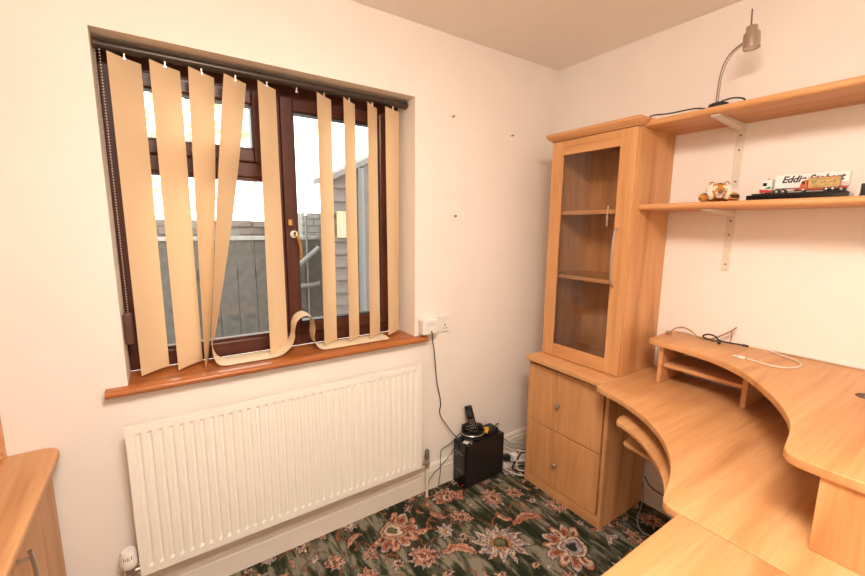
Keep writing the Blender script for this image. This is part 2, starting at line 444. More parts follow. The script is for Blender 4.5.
# ------------------------------------------------------------------ window
win = tag(empty('window_1', (WXL, .166, WZB)), 'dark mahogany casement window with top opener', None, None, 'structure')
Y0, Y1 = .1665, .232
FW = .066
xm0, xm1 = -1.664, -1.598
fr = []
def bar(name, lo, hi, parent, mat=M_MAHOG): return box(name, lo, hi, mat, parent, bev=.006)
bar('frame_stile', (WXL, Y0, WZB), (WXL+FW, Y1, WZT), win); bar('frame_stile', (WXR-FW, Y0, WZB), (WXR, Y1, WZT), win)
bar('frame_head', (WXL+FW, Y0, WZT-FW), (WXR-FW, Y1, WZT), win); bar('frame_rail', (WXL+FW, Y0, WZB), (WXR-FW, Y1, WZB+FW), win)
bar('mullion', (xm0, Y0, WZB+FW), (xm1, Y1, WZT-FW), win); bar('transom', (WXL+FW, Y0, 1.665), (xm0, Y1, 1.731), win)
def sash(name, x0, x1, z0, z1, w, ya):
    s = empty(name, (x0, ya, z0)); s.parent = win; s.location = Vector((x0, ya, z0))-BASE[win.name]
    yb = ya+.06
    bar('sash_stile', (x0, ya, z0), (x0+w, yb, z1), s); bar('sash_stile', (x1-w, ya, z0), (x1, yb, z1), s)
    bar('sash_rail', (x0+w, ya, z0), (x1-w, yb, z0+w), s); bar('sash_rail', (x0+w, ya, z1-w), (x1-w, yb, z1), s)
    gk = .006
    rr = [boxg((x0+w, ya+.012, z0+w), (x0+w+gk, yb, z1-w)), boxg((x1-w-gk, ya+.012, z0+w), (x1-w, yb, z1-w)),
          boxg((x0+w, ya+.012, z0+w), (x1-w, yb, z0+w+gk)), boxg((x0+w, ya+.012, z1-w-gk), (x1-w, yb, z1-w))]
    mesh('gasket', *join(*rr), M_BLACK, s)
    box('pane', (x0+w, ya+.024, z0+w), (x1-w, ya+.027, z1-w), M_GLASS, s, bev=0)
    return s
top = sash('opener_sash', WXL+FW-.004, xm0+.004, 1.727, WZT-FW+.004, .054, .150)
cas = sash('casement_sash', xm1-.004, WXR-FW+.004, WZB+FW-.008, WZT-FW+.004, .054, .150)
# fixed light bottom left with its glazing bead
x0, x1, z0, z1 = WXL+FW, xm0, WZB+FW, 1.665
rr = [boxg((x0, .176, z0), (x0+.012, .21, z1)), boxg((x1-.012, .176, z0), (x1, .21, z1)), boxg((x0, .176, z0), (x1, .21, z0+.012)), boxg((x0, .176, z1-.012), (x1, .21, z1))]
mesh('glazing_bead', *join(*rr), M_MAHOG, win)
box('pane', (x0, .195, z0), (x1, .198, z1), M_GLASS, win, bev=0)
# handles (sub-parts of the sashes)
g = join(latheg([(.0, .0), (.017, .0), (.017, .007), (.010, .012), (.009, .02), (0, .02)], (-1.567, .1495, 1.425), (0, -1, 0)))
ha = mesh('handle_plate', *g, M_WPLAST, cas, smooth=True)
tube('handle', [(-1.567, .128, 1.430), (-1.566, .115, 1.425), (-1.555, .112, 1.40), (-1.548, .112, 1.36), (-1.546, .114, 1.315)], lambda t: .0075-.002*t, M_BRASS, cas)
box('handle_lock', (-1.592, .138, 1.462), (-1.572, .1495, 1.492), M_BRASS, cas, bev=.004)
tube('handle', [(-1.93, .149, 1.752), (-1.93, .128, 1.752), (-1.915, .120, 1.748), (-1.895, .120, 1.735), (-1.885, .122, 1.722)], .008, M_BRASS, top)
lathe('handle_plate', [(0, 0), (.016, 0), (.016, .006), (.009, .010), (0, .010)], (-1.93, .1495, 1.752), M_BRASS, top, (0, -1, 0))

# ================================================================== VERTICAL BLIND
bl = thing('vertical_blind', (-1.61, .075, 2.02), 'vertical blind with cream fabric slats on a dark bronze headrail across the window', 'blind')
hp = [(.080+.019*math.cos(a), 2.051+.0155*math.sin(a)) for a in [i*PI/8 for i in range(16)]]
extr('headrail', hp, 'x', WXL+.012, WXR-.012, M_RAIL, bl, smooth=True)
for xx in (WXL+.003, WXR-.012):
    extr('end_cap', [(.080+(p-.080)*1.1, 2.051+(q-2.051)*1.1) for p, q in hp], 'x', xx, xx+.009, M_BROWN, bl, smooth=True)
def vaneg(top, bot, a0, a1, w=.119, ztop=2.022, n=26, bow=.0, sway=None):
    V = []; F = []
    for i in range(n+1):
        t = i/n; s = t*t*(3-2*t)
        c = Vector(top).lerp(Vector(bot), t)
        if sway: c = c+Vector(sway)*math.sin(PI*t)
        a = a0+(a1-a0)*(s if sway is None else t**1.6)
        for k in range(5):
            u = (k/4-.5)
            dz = 0
            V.append(c+Vector((math.cos(a)*u*w, math.sin(a)*u*w, dz))+Vector((-math.sin(a), math.cos(a), 0))*(bow*(.25-u*u)*4))
    for i in range(n):
        for k in range(4): F.append([i*5+k, i*5+k+1, (i+1)*5+k+1, (i+1)*5+k])
    return V, F
vx = [-2.125, -2.010, -1.897, -1.783, -1.668, -1.432, -1.316, -1.202, -1.092]
A40 = math.radians(41)
for i, x in enumerate(vx):
    topz = 2.024
    if i == 2: v, f = vaneg((x, .075, topz), (-1.955, .080, .906), A40, math.radians(80), sway=(.006, 0, 0))
    elif i == 3: v, f = vaneg((x, .075, topz), (-1.926, .095, .990), A40, math.radians(78), sway=(.004, 0, 0))
    elif i == 8: v, f = vaneg((-1.092, .082, topz), (-1.092, .082, .912), math.radians(27), math.radians(34), w=.118)
    else: v, f = vaneg((x, .075, topz), (x+random.uniform(-.003, .003), .078, .912), A40+random.uniform(-.05, .05), A40+random.uniform(-.05, .05), w=.119, bow=.004)
    o = mesh('slat', v, f, M_VANE, bl, smooth=True)
    if i == 3: o['label'] = 'twisted slat leaning left'
cx_all = vx[:5]+[-1.55]+vx[5:]
for x in cx_all:
    g = join(boxg((x-.0025, .0725, 2.020), (x+.0025, .0775, 2.0365), .001), boxg((x-.005, .0735, 2.015), (x+.005, .0765, 2.023), .001))
    mesh('carrier', *g, M_CHROME, bl)
# bead chains and their weight, left jamb
for (px, y) in ((-2.203, .082), (-2.190, .072)):
    gs = []
    zz = 1.15
    while zz < 2.04:
        gs.append(xf(ellg((0, 0, 0), (.0024, .0024, .0024), 6, 4), Matrix.Translation((px+.004*math.sin(zz*3)*0, y, zz)))); zz += .0095
    mesh('bead_chain', *join(*gs), M_CHROME, bl, smooth=True)
box('chain_weight', (-2.2065, .060, 1.030), (-2.180, .092, 1.146), M_BROWN, bl, bev=.005)
# fallen slat
path = spline([(-1.930, 0, .982), (-1.928, 0, .950), (-1.915, 0, .917), (-1.885, 0, .904), (-1.80, 0, .9035), (-1.715, 0, .9035), (-1.665, 0, .911), (-1.630, 0, .937), (-1.611, 0, .975), (-1.607, 0, 1.02), (-1.592, 0, 1.055),
               (-1.560, 0, 1.071), (-1.530, 0, 1.056), (-1.519, 0, 1.015), (-1.524, 0, .97), (-1.517, 0, .93), (-1.49, 0, .907), (-1.44, 0, .9035), (-1.30, 0, .9035), (-1.145, 0, .9035)], 6)
V = []; F = []
for i, p in enumerate(path):
    t = i/(len(path)-1)
    for k in range(5):
        V.append((p.x+.012*(k/4-.5), .027+.118*k/4-.012*t, p.z+.004*math.sin(PI*k/4)))
for i in range(len(path)-1):
    for k in range(4): F.append([i*5+k, i*5+k+1, (i+1)*5+k+1, (i+1)*5+k])
o = mesh('blind_slat', V, F, M_LOOSE, smooth=True, origin=(-1.55, .08, .9))
tag(o, 'loose cream blind slat lying along the sill and buckled up into a loop', 'slat')

# ================================================================== RADIATOR
rx0, rx1, rz0, rz1 = -2.225, -1.024, .206, .780
rad = thing('radiator', ((rx0+rx1)/2, -.05, 0), 'long cream panel radiator with vertical flutes below the window', 'radiator')
def flutes():
    nf = 36; mz = .028; prof = []
    xa, xb = rx0+.022, rx1-.022; p = (xb-xa)/nf
    xs_ = []
    for i in range(nf):
        x = xa+i*p
        xs_ += [(x, 0), (x+p*.10, 0), (x+p*.28, 1), (x+p*.50, 1), (x+p*.68, 0)]
    xs_ = [(rx0, 0)]+xs_+[(xb, 0), (rx1, 0)]
    zl = [(rz0, 0), (rz0+mz, 0), (rz0+mz+.012, 1), (rz1-mz-.010, 1), (rz1-mz, 0), (rz1, 0)]
    V = []; F = []
    for z, zk in zl:
        for x, k in xs_: V.append((x, -.090+.0056*k*zk, z))
    n = len(xs_)
    for j in range(len(zl)-1):
        for i in range(n-1): F.append([j*n+i, j*n+i+1, (j+1)*n+i+1, (j+1)*n+i])
    # returns
    s = len(V)
    bd = [(rx0, -.080, rz0), (rx1, -.080, rz0), (rx1, -.080, rz1), (rx0, -.080, rz1)]
    V += bd
    c = [0, n-1, (len(zl)-1)*n+n-1, (len(zl)-1)*n]
    for a in range(4): F.append([c[a], s+a, s+(a+1) % 4, c[(a+1) % 4]])
    F.append([s, s+1, s+2, s+3][::-1])
    return V, F
mesh('front_panel', *flutes(), M_RAD, rad)
for xa in (rx0+.15, rx1-.19): box('wall_bracket', (xa, -.0795, rz0+.05), (xa+.04, -.001, rz1-.05), M_RAD, rad, bev=.002)
# thermostatic valve left
tv = (-2.256, -.062)
g = latheg([(0, .004), (.018, .004), (.024, .010), (.0275, .018), (.0285, .034), (.0255, .042), (.0245, .066), (.021, .074), (0, .076)], (tv[0], tv[1], .236), (0, 0, 1), 24)
th = mesh('thermostat_head', *g, M_WPLAST, rad, smooth=True)
for k, dx in enumerate((-.012, -.006, 0, .005, .013)):
    a = math.radians(-95+dx*2200)
    cx_, cy_ = tv[0]+.0252*math.cos(a), tv[1]+.0252*math.sin(a)
    box('dial_mark', (cx_-.001, cy_-.0008, .284), (cx_+.001, cy_+.0008, .298-(k % 2)*.004), M_GREYP, th, bev=0)
lathe('valve_body', [(0, 0), (.011, 0), (.011, .02), (.014, .022), (.014, .045), (.017, .047), (.017, .080), (0, .080)], (tv[0], tv[1], .160), M_CHROME, rad)
tube('valve_tail', [(tv[0], tv[1], .222), (tv[0]+.02, tv[1], .222), (rx0+.02, tv[1], .222)], .010, M_CHROME, rad, sm=0, seg=12)
tube('pipe', [(tv[0], tv[1], .002), (tv[0], tv[1], .165)], .0075, M_GLOSS, rad, sm=0, seg=12)
lv = (-.972, -.062)
lathe('lockshield_cap', [(0, 0), (.013, 0), (.014, .012), (.0125, .045), (.009, .052), (0, .053)], (lv[0], lv[1], .228), M_GREYP, rad)
lathe('valve_body', [(0, 0), (.010, 0), (.010, .012), (.014, .014), (.014, .038), (.011, .042), (.011, .056), (0, .056)], (lv[0], lv[1], .174), M_CHROME, rad)
tube('valve_tail', [(lv[0], lv[1], .205), (rx1-.02, lv[1], .205)], .009, M_CHROME, rad, sm=0, seg=12)
tube('pipe', [(lv[0], lv[1], .002), (lv[0], lv[1], .178)], .0075, M_GLOSS, rad, sm=0, seg=12)

# ================================================================== SOCKET, ADAPTER
so = thing('wall_socket', (-.872, 0, .945), 'white double wall socket beside the window sill', 'socket')
box('face_plate', (-.950, -.010, .902), (-.798, -.0005, .994), M_WPLAST, so, bev=.003)
for xx in (-.838, -.815): box('switch', (xx, -.0135, .958), (xx+.012, -.0098, .978), M_WPLAST, so, bev=.001)
gs = [boxg((-.838, -.0106, .918), (-.832, -.0099, .924)), boxg((-.820, -.0106, .918), (-.814, -.0099, .924)), boxg((-.829, -.0106, .934), (-.823, -.0099, .944))]
mesh('pin_slot', *join(*gs), M_BLACK, so)
ad_ = thing('power_adapter', (-.905, -.03, .92), 'chunky white plug-in power adapter in the socket with a thin black lead', 'adapter')
box('adapter_body', (-.998, -.060, .912), (-.905, -.0105, .994), M_WPLAST, ad_, bev=.008)
box('label_plate', (-.985, -.0607, .955), (-.925, -.0598, .978), M_PAPER, ad_, bev=0)
tube('lead', [(-.950, -.060, .930), (-.949, -.067, .922), (-.945, -.066, .88), (-.915, -.040, .80), (-.890, -.022, .67), (-.878, -.020, .60), (-.860, -.020, .53), (-.858, -.022, .49), (-.866, -.024, .455), (-.855, -.024, .42), (-.82, -.026, .365), (-.783, -.03, .31), (-.757, -.06, .275)], .0028, M_CABLEB, ad_)

# ================================================================== COMPUTER, PHONE
px0, px1, py0, py1, pz = -.766, -.472, -.134, -.026, .262
pc = thing('computer_case', ((px0+px1)/2, (py0+py1)/2, 0), 'small black computer case standing on the carpet in the corner', 'computer')
box('case_shell', (px0+.012, py0, .006), (px1, py1, pz), M_BLACK, pc, bev=.004)
box('front_bezel', (px0, py0, .004), (px0+.0115, py1, pz+.002), M_BLACKG, pc, bev=.004)
box('bezel_strip', (px0-.0008, py0+.02, .092), (px0+.001, py1-.004, .096), M_GREYP, pc, bev=0)
box('drive_slot', (px0-.0008, py0+.025, .20), (px0+.001, py1-.02, .206), M_GREYP, pc, bev=0)
lathe('power_light', [(0, 0), (.004, 0), (.003, .002), (0, .0024)], (px0, py0+.018, .022), M_LED, pc, (-1, 0, 0), 10)
for q in ((px0+.03, py0+.02), (px1-.03, py0+.02), (px0+.03, py1-.02), (px1-.03, py1-.02)):
    lathe('foot', [(0, 0), (.010, 0), (.010, .006), (0, .006)], (q[0], q[1], 0), M_TYRE, pc, seg=10)
for k in range(6): box('vent_slot', (px0+.09+k*.03, py0-.0006, .05), (px0+.105+k*.03, py0+.001, .053), M_BLACKG, pc, bev=0)
zt = pz+.001
ph = thing('phone_cradle', (-.665, -.075, zt), 'black cordless phone cradle with silver rim on top of the computer', 'phone base')
R_ = Matrix.Translation((-.670, -.080, zt)) @ Matrix.Scale(1.22, 4) @ Matrix.Rotation(math.radians(-28), 4, 'Z')
mesh('cradle_body', *xf(prismg([(.052*math.cos(a)*(1 if math.cos(a) > 0 else 1.1), .040*math.sin(a)) for a in [2*PI*i/24 for i in range(24)]], 0.0015, .030, .008), R_), M_BLACK, ph, smooth=True)
mesh('cradle_back', *xf(prismg([(.050*math.cos(a), .018+.020*math.sin(a)) for a in [2*PI*i/20 for i in range(20)]], .028, .062, .006), R_), M_BLACKG, ph, smooth=True)
mesh('silver_rim', *xf(tubeg([(.054*math.cos(a), .042*math.sin(a), .0295) for a in [PI+PI*i/16 for i in range(17)]], .0022, 6, 0), R_), M_CHROME, ph, smooth=True)
hs = thing('phone_handset', (-.665, -.085, zt+.03), 'slim black cordless handset with silver edge leaning in its cradle', 'phone')
Rh = Matrix.Translation((-.668, -.095, zt+.0385)) @ Matrix.Rotation(math.radians(-40), 4, 'Z') @ Matrix.Rotation(math.radians(-16), 4, 'Y') @ Matrix.Rotation(math.radians(-10), 4, 'X')
mesh('handset_body', *xf(boxg((-.021, -.010, .0), (.021, .009, .158), .006, 3), Rh), M_BLACKG, hs, smooth=True)
mesh('silver_edge', *xf(join(boxg((-.0222, -.004, .004), (-.0205, .004, .150), .0008), boxg((.0205, -.004, .004), (.0222, .004, .150), .0008)), Rh), M_CHROME, hs)
mesh('display', *xf(boxg((-.014, -.0108, .098), (.014, -.0098, .135)), Rh), M_DGLASS, hs)
for r_ in range(4):
    for c_ in range(3): mesh('key', *xf(boxg((-.014+c_*.010, -.0112, .028+r_*.014), (-.007+c_*.010, -.0098, .037+r_*.014), .0008), Rh), M_GREYP, hs)
hub = thing('network_hub', (-.55, -.08, zt), 'black network box with a yellow plug and loose leads on the computer', 'router')
box('hub_body', (-.590, -.118, zt), (-.500, -.040, zt+.030), M_BLACK, hub, bev=.005)
yp = xf(boxg((-.019, -.008, 0), (.019, .008, .016), .002), Matrix.Translation((-.588, -.112, zt+.031)) @ Matrix.Rotation(math.radians(-20), 4, 'Y') @ Matrix.Rotation(.5, 4, 'Z'))
yp2 = xf(boxg((-.006, -.006, 0), (.006, .006, .030), .002), Matrix.Translation((-.597, -.112, zt+.031)) @ Matrix.Rotation(math.radians(-15), 4, 'Y'))
mesh('yellow_plug', *join(yp, yp2), M_YELLOW, hub)
tube('white_lead', [(-.520, -.10, zt+.034), (-.522, -.12, zt+.050), (-.512, -.125, zt+.058), (-.498, -.118, zt+.052), (-.493, -.10, zt+.03), (-.484, -.07, .27), (-.462, -.09, .20), (-.452, -.10, .10), (-.44, -.11, .03)], .0024, M_CABLEW, hub)
tube('black_lead', [(-.535, -.10, zt+.031), (-.54, -.122, zt+.055), (-.525, -.128, zt+.066), (-.507, -.12, zt+.060), (-.497, -.09, zt+.04), (-.485, -.07, zt+.012)], .003, M_CABLEB, hub)
g = join(xf(boxg((-.007, -.004, 0), (.007, .004, .022), .0015), Matrix.Translation((-.512, -.10, zt+.031)) @ Matrix.Rotation(.6, 4, 'Y')))
mesh('silver_plug', *g, M_CHROME, hub)
cd = mesh('paper_slip', *xf(boxg((-.026, -.016, 0), (.026, .016, .002)), Matrix.Translation((-.722, -.094, zt)) @ Matrix.Rotation(.4, 4, 'Z')), M_PAPER, origin=(-.722, -.094, zt))
tag(cd, 'small white paper slip lying on the computer beside the cradle', 'paper')
cd = mesh('silver_connector', *xf(join(boxg((-.010, -.006, 0), (.010, .006, .007), .001), boxg((.010, -.004, .001), (.018, .004, .006), .001)), Matrix.Translation((-.712, -.121, zt)) @ Matrix.Rotation(.7, 4, 'Z')), M_CHROME, origin=(-.712, -.121, zt))
tag(cd, 'small silver cable connector on the front corner of the computer', 'connector')
ld = tube('phone_lead', [(-.715, -.062, zt+.012), (-.735, -.05, zt+.035), (-.755, -.03, .265), (-.785, -.021, .235), (-.838, -.021, .222), (-.853, -.021, .20), (-.853, -.021, .10), (-.862, -.026, .05), (-.872, -.03, .004)], .0022, M_CABLEB, origin=(-.85, -.02, 0))
tag(ld, 'thin black lead dropping from the cradle down the wall to the carpet', 'cable')
ld = tube('looping_lead', [(-.735, -.075, zt+.004), (-.768, -.066, .28), (-.779, -.06, .24), (-.80, -.045, .19), (-.86, -.035, .13), (-.92, -.032, .09), (-.945, -.035, .05), (-.948, -.04, .004)], .002, M_CABLEB, origin=(-.94, -.04, 0))
tag(ld, 'thin dark lead sagging from the computer to the radiator pipe', 'cable')
# power strip and cable tangle right of the computer
ps = thing('power_strip', (-.33, -.11, 0), 'white power strip on the carpet between the computer and the drawer unit', 'power strip')
mesh('strip_body', *xf(boxg((-.10, -.028, .001), (.10, .028, .036), .005), Matrix.Translation((-.335, -.105, 0)) @ Matrix.Rotation(-.25, 4, 'Z')), M_WPLAST, ps, smooth=True)
for k in range(3):
    mesh('plug', *xf(boxg((-.022, -.022, .0365), (.022, .022, .068), .006), Matrix.Translation((-.335, -.105, 0)) @ Matrix.Rotation(-.25, 4, 'Z') @ Matrix.Translation((-.068+k*.06, 0, 0))), M_BLACK if k == 0 else M_WPLAST, ps, smooth=True)
def tangle(name, label, mat, pts, r):
    o = tube(name, pts, r, mat, origin=pts[0]); tag(o, label, 'cable', 'cables tangled beside the computer'); return o
tangle('white_cable', 'white cable looping over the power strip beside the computer', M_CABLEW, [(-.46, -.08, .09), (-.43, -.12, .12), (-.40, -.17, .08), (-.40, -.18, .03), (-.36, -.20, .012), (-.30, -.21, .02), (-.26, -.19, .06), (-.24, -.15, .10)], .004)
tangle('white_cable', 'white cable curling on the carpet in front of the power strip', M_CABLEW, [(-.455, -.10, .02), (-.43, -.17, .008), (-.40, -.22, .006), (-.35, -.225, .006), (-.30, -.22, .03), (-.28, -.16, .075), (-.32, -.10, .085)], .0035)
tangle('grey_cable', 'grey cable arching against the baseboard behind the power strip', M_CABLEG, [(-.45, -.05, .12), (-.42, -.045, .16), (-.38, -.05, .15), (-.33, -.06, .11), (-.27, -.09, .10), (-.25, -.13, .05)], .004)
tangle('black_cable', 'black cable coiled by the plugs beside the computer', M_CABLEB, [(-.462, -.08, .06), (-.42, -.14, .06), (-.37, -.17, .05), (-.31, -.18, .045), (-.28, -.16, .07), (-.31, -.13, .078), (-.37, -.155, .075), (-.42, -.16, .03), (-.38, -.19, .01)], .0045)
tangle('white_cable', 'white cable hanging down the baseboard behind the plugs', M_CABLEW, [(-.36, -.024, .15), (-.37, -.05, .11), (-.345, -.075, .085), (-.30, -.085, .072), (-.27, -.07, .05), (-.25, -.06, .01)], .003)

# ================================================================== CABINETS IN THE CORNER
UX, UY1, UY2, UZ0, UZ1 = -.3305, -.263, -.722, .7665, 1.904
dc = thing('display_cabinet', (UX/2, (UY1+UY2)/2, UZ0), 'tall beech display cabinet with a glazed door standing in the corner', 'cabinet')
T = .018
box('side_panel', (UX+.021, UY2, UZ0), (-.002, UY2+T, UZ1), WZ, dc); box('side_panel', (UX+.021, UY1-T, UZ0), (-.002, UY1, UZ1), WZ, dc)
box('back_panel', (-.010, UY2+T, UZ0+T), (-.002, UY1-T, UZ1-T), WZ, dc, bev=0)
box('bottom_panel', (UX+.021, UY2+T, UZ0), (-.002, UY1-T, UZ0+T), WY, dc); box('top_panel', (UX+.021, UY2+T, UZ1-T), (-.002, UY1-T, UZ1), WY, dc)
for z in (1.532, 1.198): box('shelf', (UX+.030, UY2+T, z), (-.010, UY1-T, z+.020), WY, dc)
pr = [(0, 0), (.004, .0), (.012, .010), (.024, .018), (.028, .026), (.028, .034), (0, .034)]
poly = [(UX-.026, UY1+.010), (-.002, UY1+.010), (-.002, UY2-.016), (UX-.026, UY2-.016)]
# cornice: stacked stepped plates
gs = []
prevs = [(.002, 0, .006), (.010, .006, .013), (.020, .013, .022), (.027, .022, .036)]
vv = []; ff = []
rings = [(.002, 0), (.006, .005), (.015, .010), (.022, .017), (.027, .024), (.027, .034), (.022, .037)]
for e, z in rings:
    vv += [(UX-e, UY1+e*.8, UZ1+z+.0005), (-.002, UY1+e*.8, UZ1+z+.0005), (-.002, UY2-e*.8, UZ1+z+.0005), (UX-e, UY2-e*.8, UZ1+z+.0005)]
for i in range(len(rings)-1):
    for k in range(4): ff.append([i*4+k, i*4+(k+1) % 4, (i+1)*4+(k+1) % 4, (i+1)*4+k][::-1])
ff.append([0, 1, 2, 3]); ff.append([len(vv)-4+k for k in range(4)][::-1])
mesh('cornice', vv, ff, WY, dc)
# door
dr = empty('door', (UX, UY2, UZ0)); dr.parent = dc; dr.location = Vector((UX, UY2, UZ0))-BASE[dc.name]
dx0, dx1 = UX, UX+.020; y1, y2 = UY1-.002, UY2+.002; z0, z1 = UZ0+.003, UZ1-.003
gy1, gy2, gz0, gz1 = -.333, -.645, .838, 1.830
box('door_stile', (dx0, gy1, z0), (dx1, y1, z1), WZ, dr); box('door_stile', (dx0, y2, z0), (dx1, gy2, z1), WZ, dr)
box('door_rail', (dx0, gy2, z0), (dx1, gy1, gz0), WY, dr); box('door_rail', (dx0, gy2, gz1), (dx1, gy1, z1), WY, dr)
box('glass', (dx0+.009, gy2, gz0), (dx0+.013, gy1, gz1), M_CGLASS, dr, bev=0)
tube('handle', [(UX, -.664, 1.462), (UX-.018, -.664, 1.455), (UX-.026, -.662, 1.42), (UX-.028, -.660, 1.33), (UX-.026, -.662, 1.24), (UX-.018, -.664, 1.205), (UX, -.664, 1.198)], .0048, M_CHROME, dr)
ky = thing('silver_sliver', (-.305, -.590, 1.53), 'thin silver sliver with a cord over a shelf edge behind the cabinet glass', 'key')  # thin upright silver sliver, drawn as a cord and a flat blade
tube('sliver_cord', [(-.285, -.590, 1.5545), (-.298, -.590, 1.572), (-.304, -.590, 1.565), (-.3055, -.590, 1.528)], .0014, M_CHROME, ky, seg=6)
box('sliver_blade', (-.3065, -.595, 1.474), (-.3045, -.585, 1.528), M_CHROME, ky, bev=.0006)

BX, BY1, BY2 = -.4025, -.240, -.732
du = thing('drawer_unit', (BX/2, (BY1+BY2)/2, 0), 'beech two-drawer unit with small knobs under the display cabinet', 'drawer unit')
box('side_panel', (BX+.001, BY2, 0.001), (-.0195, BY2+T, .7395), WZ, du); box('side_panel', (BX+.001, BY1-T, 0.001), (-.0195, BY1, .7395), WZ, du)
box('back_panel', (-.027, BY2+T, .03), (-.0205, BY1-T, .7395), WZ, du, bev=0)
box('plinth', (BX+.002, BY2+T, .001), (BX+.02, BY1-T, .055), WY, du)
box('bottom_panel', (BX+.021, BY2+T, .04), (-.028, BY1-T, .055), WY, du, bev=0)
for (za, zb, zk) in ((.060, .384, .206), (.389, .716, .541)):
    d = empty('drawer', (BX, BY2, za)); d.parent = du; d.location = Vector((BX, BY2, za))-BASE[du.name]
    box('drawer_front', (BX-.001, BY2+.028, za), (BX+.016, BY1-.003, zb), WZ, d, bev=.002)
    gs = [boxg((BX+.0165, BY2+.03, za+.02), (-.06, BY2+.042, zb-.03)), boxg((BX+.0165, BY1-.042, za+.02), (-.06, BY1-.03, zb-.03)), boxg((BX+.0165, BY2+.042, za+.02), (-.06, BY1-.042, za+.03))]
    mesh('drawer_box', *join(*gs), WY, d)
    lathe('knob', [(0, 0), (.006, 0), (.0055, .010), (.011, .014), (.013, .019), (.011, .024), (.005, .0265), (0, .027)], (BX-.001, -.458, zk), M_CHROME, d, (-1, 0, 0), 16)
pl = [(BX-.034, BY1-.004), (-.002, BY1-.004), (-.002, -.7225), (BX-.052, -.7225)]
prism('worktop', pl, .7405, .7660, WY, du, bev=.004)

# ================================================================== CORNER DESK
ZD = .765
desk = thing('corner_desk', (-.5, -1.25, 0), 'large curved beech corner desk along the shelf wall', 'desk')
curve = [(-.512, -.750, 0), (-.524, -.785, 0), (-.543, -.857, 0), (-.584, -.948, 0), (-.631, -1.022, 0), (-.692, -1.094, 0), (-.767, -1.157, 0), (-.855, -1.211, 0), (-.930, -1.243, 0), (-1.000, -1.265, 0), (-1.030, -1.275, 0)]
cv = spline(curve, 4)
poly = [(-.0015, -.7235), (-.497, -.7235), (-.507, -.731)]+[(p.x, p.y) for p in cv]+[(-1.044, -1.284), (-1.052, -1.300), (-1.0535, -1.330), (-1.0535, -1.775), (-.0015, -1.775)]
prism('desktop', poly, ZD-.024, ZD, WX, desk, bev=.0025)
# supports
box('end_panel', (-1.040, -1.74, .001), (-1.022, -1.36, ZD-.0245), WZ, desk)
box('back_leg', (-.12, -1.76, .001), (-.10, -1.60, ZD-.0245), WZ, desk)
box('rear_rail', (-.044, -1.60, .40), (-.026, -.76, ZD-.0245), WY, desk)
tr = [(-.574, -.872), (-.590, -.884), (-.592, -.898)]+[(p.x, p.y) for p in spline([(-.608, -.940, 0), (-.645, -1.005, 0), (-.690, -1.062, 0), (-.748, -1.122, 0), (-.822, -1.180, 0), (-.90, -1.222, 0)], 4)]+[(-.93, -1.26), (-.90, -1.40), (-.70, -1.48), (-.45, -1.30), (-.36, -1.0), (-.40, -.88), (-.46, -.862), (-.54, -.862)]
prism('keyboard_tray', tr, .668, .686, WX, desk, bev=.003)
prism('lower_tray', [(-.560, -.902), (-.572, -.912), (-.582, -.975), (-.597, -1.040), (-.64, -1.14), (-.70, -1.20), (-.60, -1.32), (-.42, -1.20), (-.38, -1.0), (-.42, -.91), (-.5, -.895)], .586, .602, WX, desk, bev=.003)
for q in ((-.48, -.99, .6025, .6675), (-.60, -1.24, .6025, .6675), (-.48, -1.0, .6865, ZD-.0245), (-.71, -1.35, .6865, ZD-.0245)):
    box('tray_hanger', (q[0]-.01, q[1]-.01, q[2]), (q[0]+.01, q[1]+.01, q[3]), M_GREYP, desk)

# raised hutch
hu = thing('desk_riser', (-.4, -1.3, ZD), 'curved beech monitor riser with cubby shelves on the corner desk', 'desk riser')
ZH0, ZH1 = .942, .966
hcurve = [(-.253, -.826, 0), (-.260, -.86, 0), (-.266, -.917, 0), (-.278, -.994, 0), (-.312, -1.097, 0), (-.382, -1.203, 0), (-.469, -1.281, 0), (-.559, -1.346, 0), (-.645, -1.396, 0), (-.723, -1.431, 0), (-.800, -1.452, 0), (-.881, -1.465, 0), (-.910, -1.470, 0)]
poly = [(-.0015, -.790), (-.238, -.8055), (-.249, -.812)]+[(p.x, p.y) for p in spline(hcurve, 4)]+[(-.930, -1.482), (-.940, -1.503), (-.944, -1.549), (-.944, -1.775), (-.0015, -1.775)]
prism('riser_top', poly, ZH0, ZH1, WX, hu, bev=.003)
box('end_panel', (-.229, -.866, ZD+.0005), (-.012, -.848, ZH0-.0005), WX, hu); box('end_panel', (-.935, -1.770, ZD+.0005), (-.917, -1.541, ZH0-.0005), WZ, hu)
box('divider', (-.217, -1.186, ZD+.0005), (-.012, -1.168, ZH0-.0005), WX, hu); box('divider', (-.612, -1.770, ZD+.0005), (-.594, -1.56, ZH0-.0005), WY, hu)
box('cubby_shelf', (-.214, -1.1675, .842), (-.012, -.8665, .858), WY, hu); box('cubby_shelf', (-.9165, -1.770, .842), (-.6125, -1.565, .858), WX, hu)
tube('cable_grommet', [(-.334+.022*math.cos(a), -1.512+.022*math.sin(a), ZH1+.0005) for a in [2*PI*i/20 for i in range(21)]], .0025, M_BROWN, hu, seg=6, sm=0)
lathe('cable_hole', [(0, 0), (.022, 0), (.022, .0012), (0, .0012)], (-.334, -1.512, ZH1), M_BLACK, hu)

# return desk
rd = thing('return_desk', (-1.5, -1.55, 0), 'straight beech desk extension joining the corner desk in the foreground', 'desk')
prism('desktop', [(-1.0545, -1.324), (-1.95, -1.324), (-1.97, -1.344), (-1.97, -1.775), (-1.0545, -1.775)], ZD-.024, ZD, WX, rd, bev=.006)
box('end_panel', (-1.95, -1.74, .001), (-1.932, -1.36, ZD-.0245), WZ, rd)
box('modesty_panel', (-1.931, -1.758, .30), (-1.06, -1.742, ZD-.0245), WX, rd)

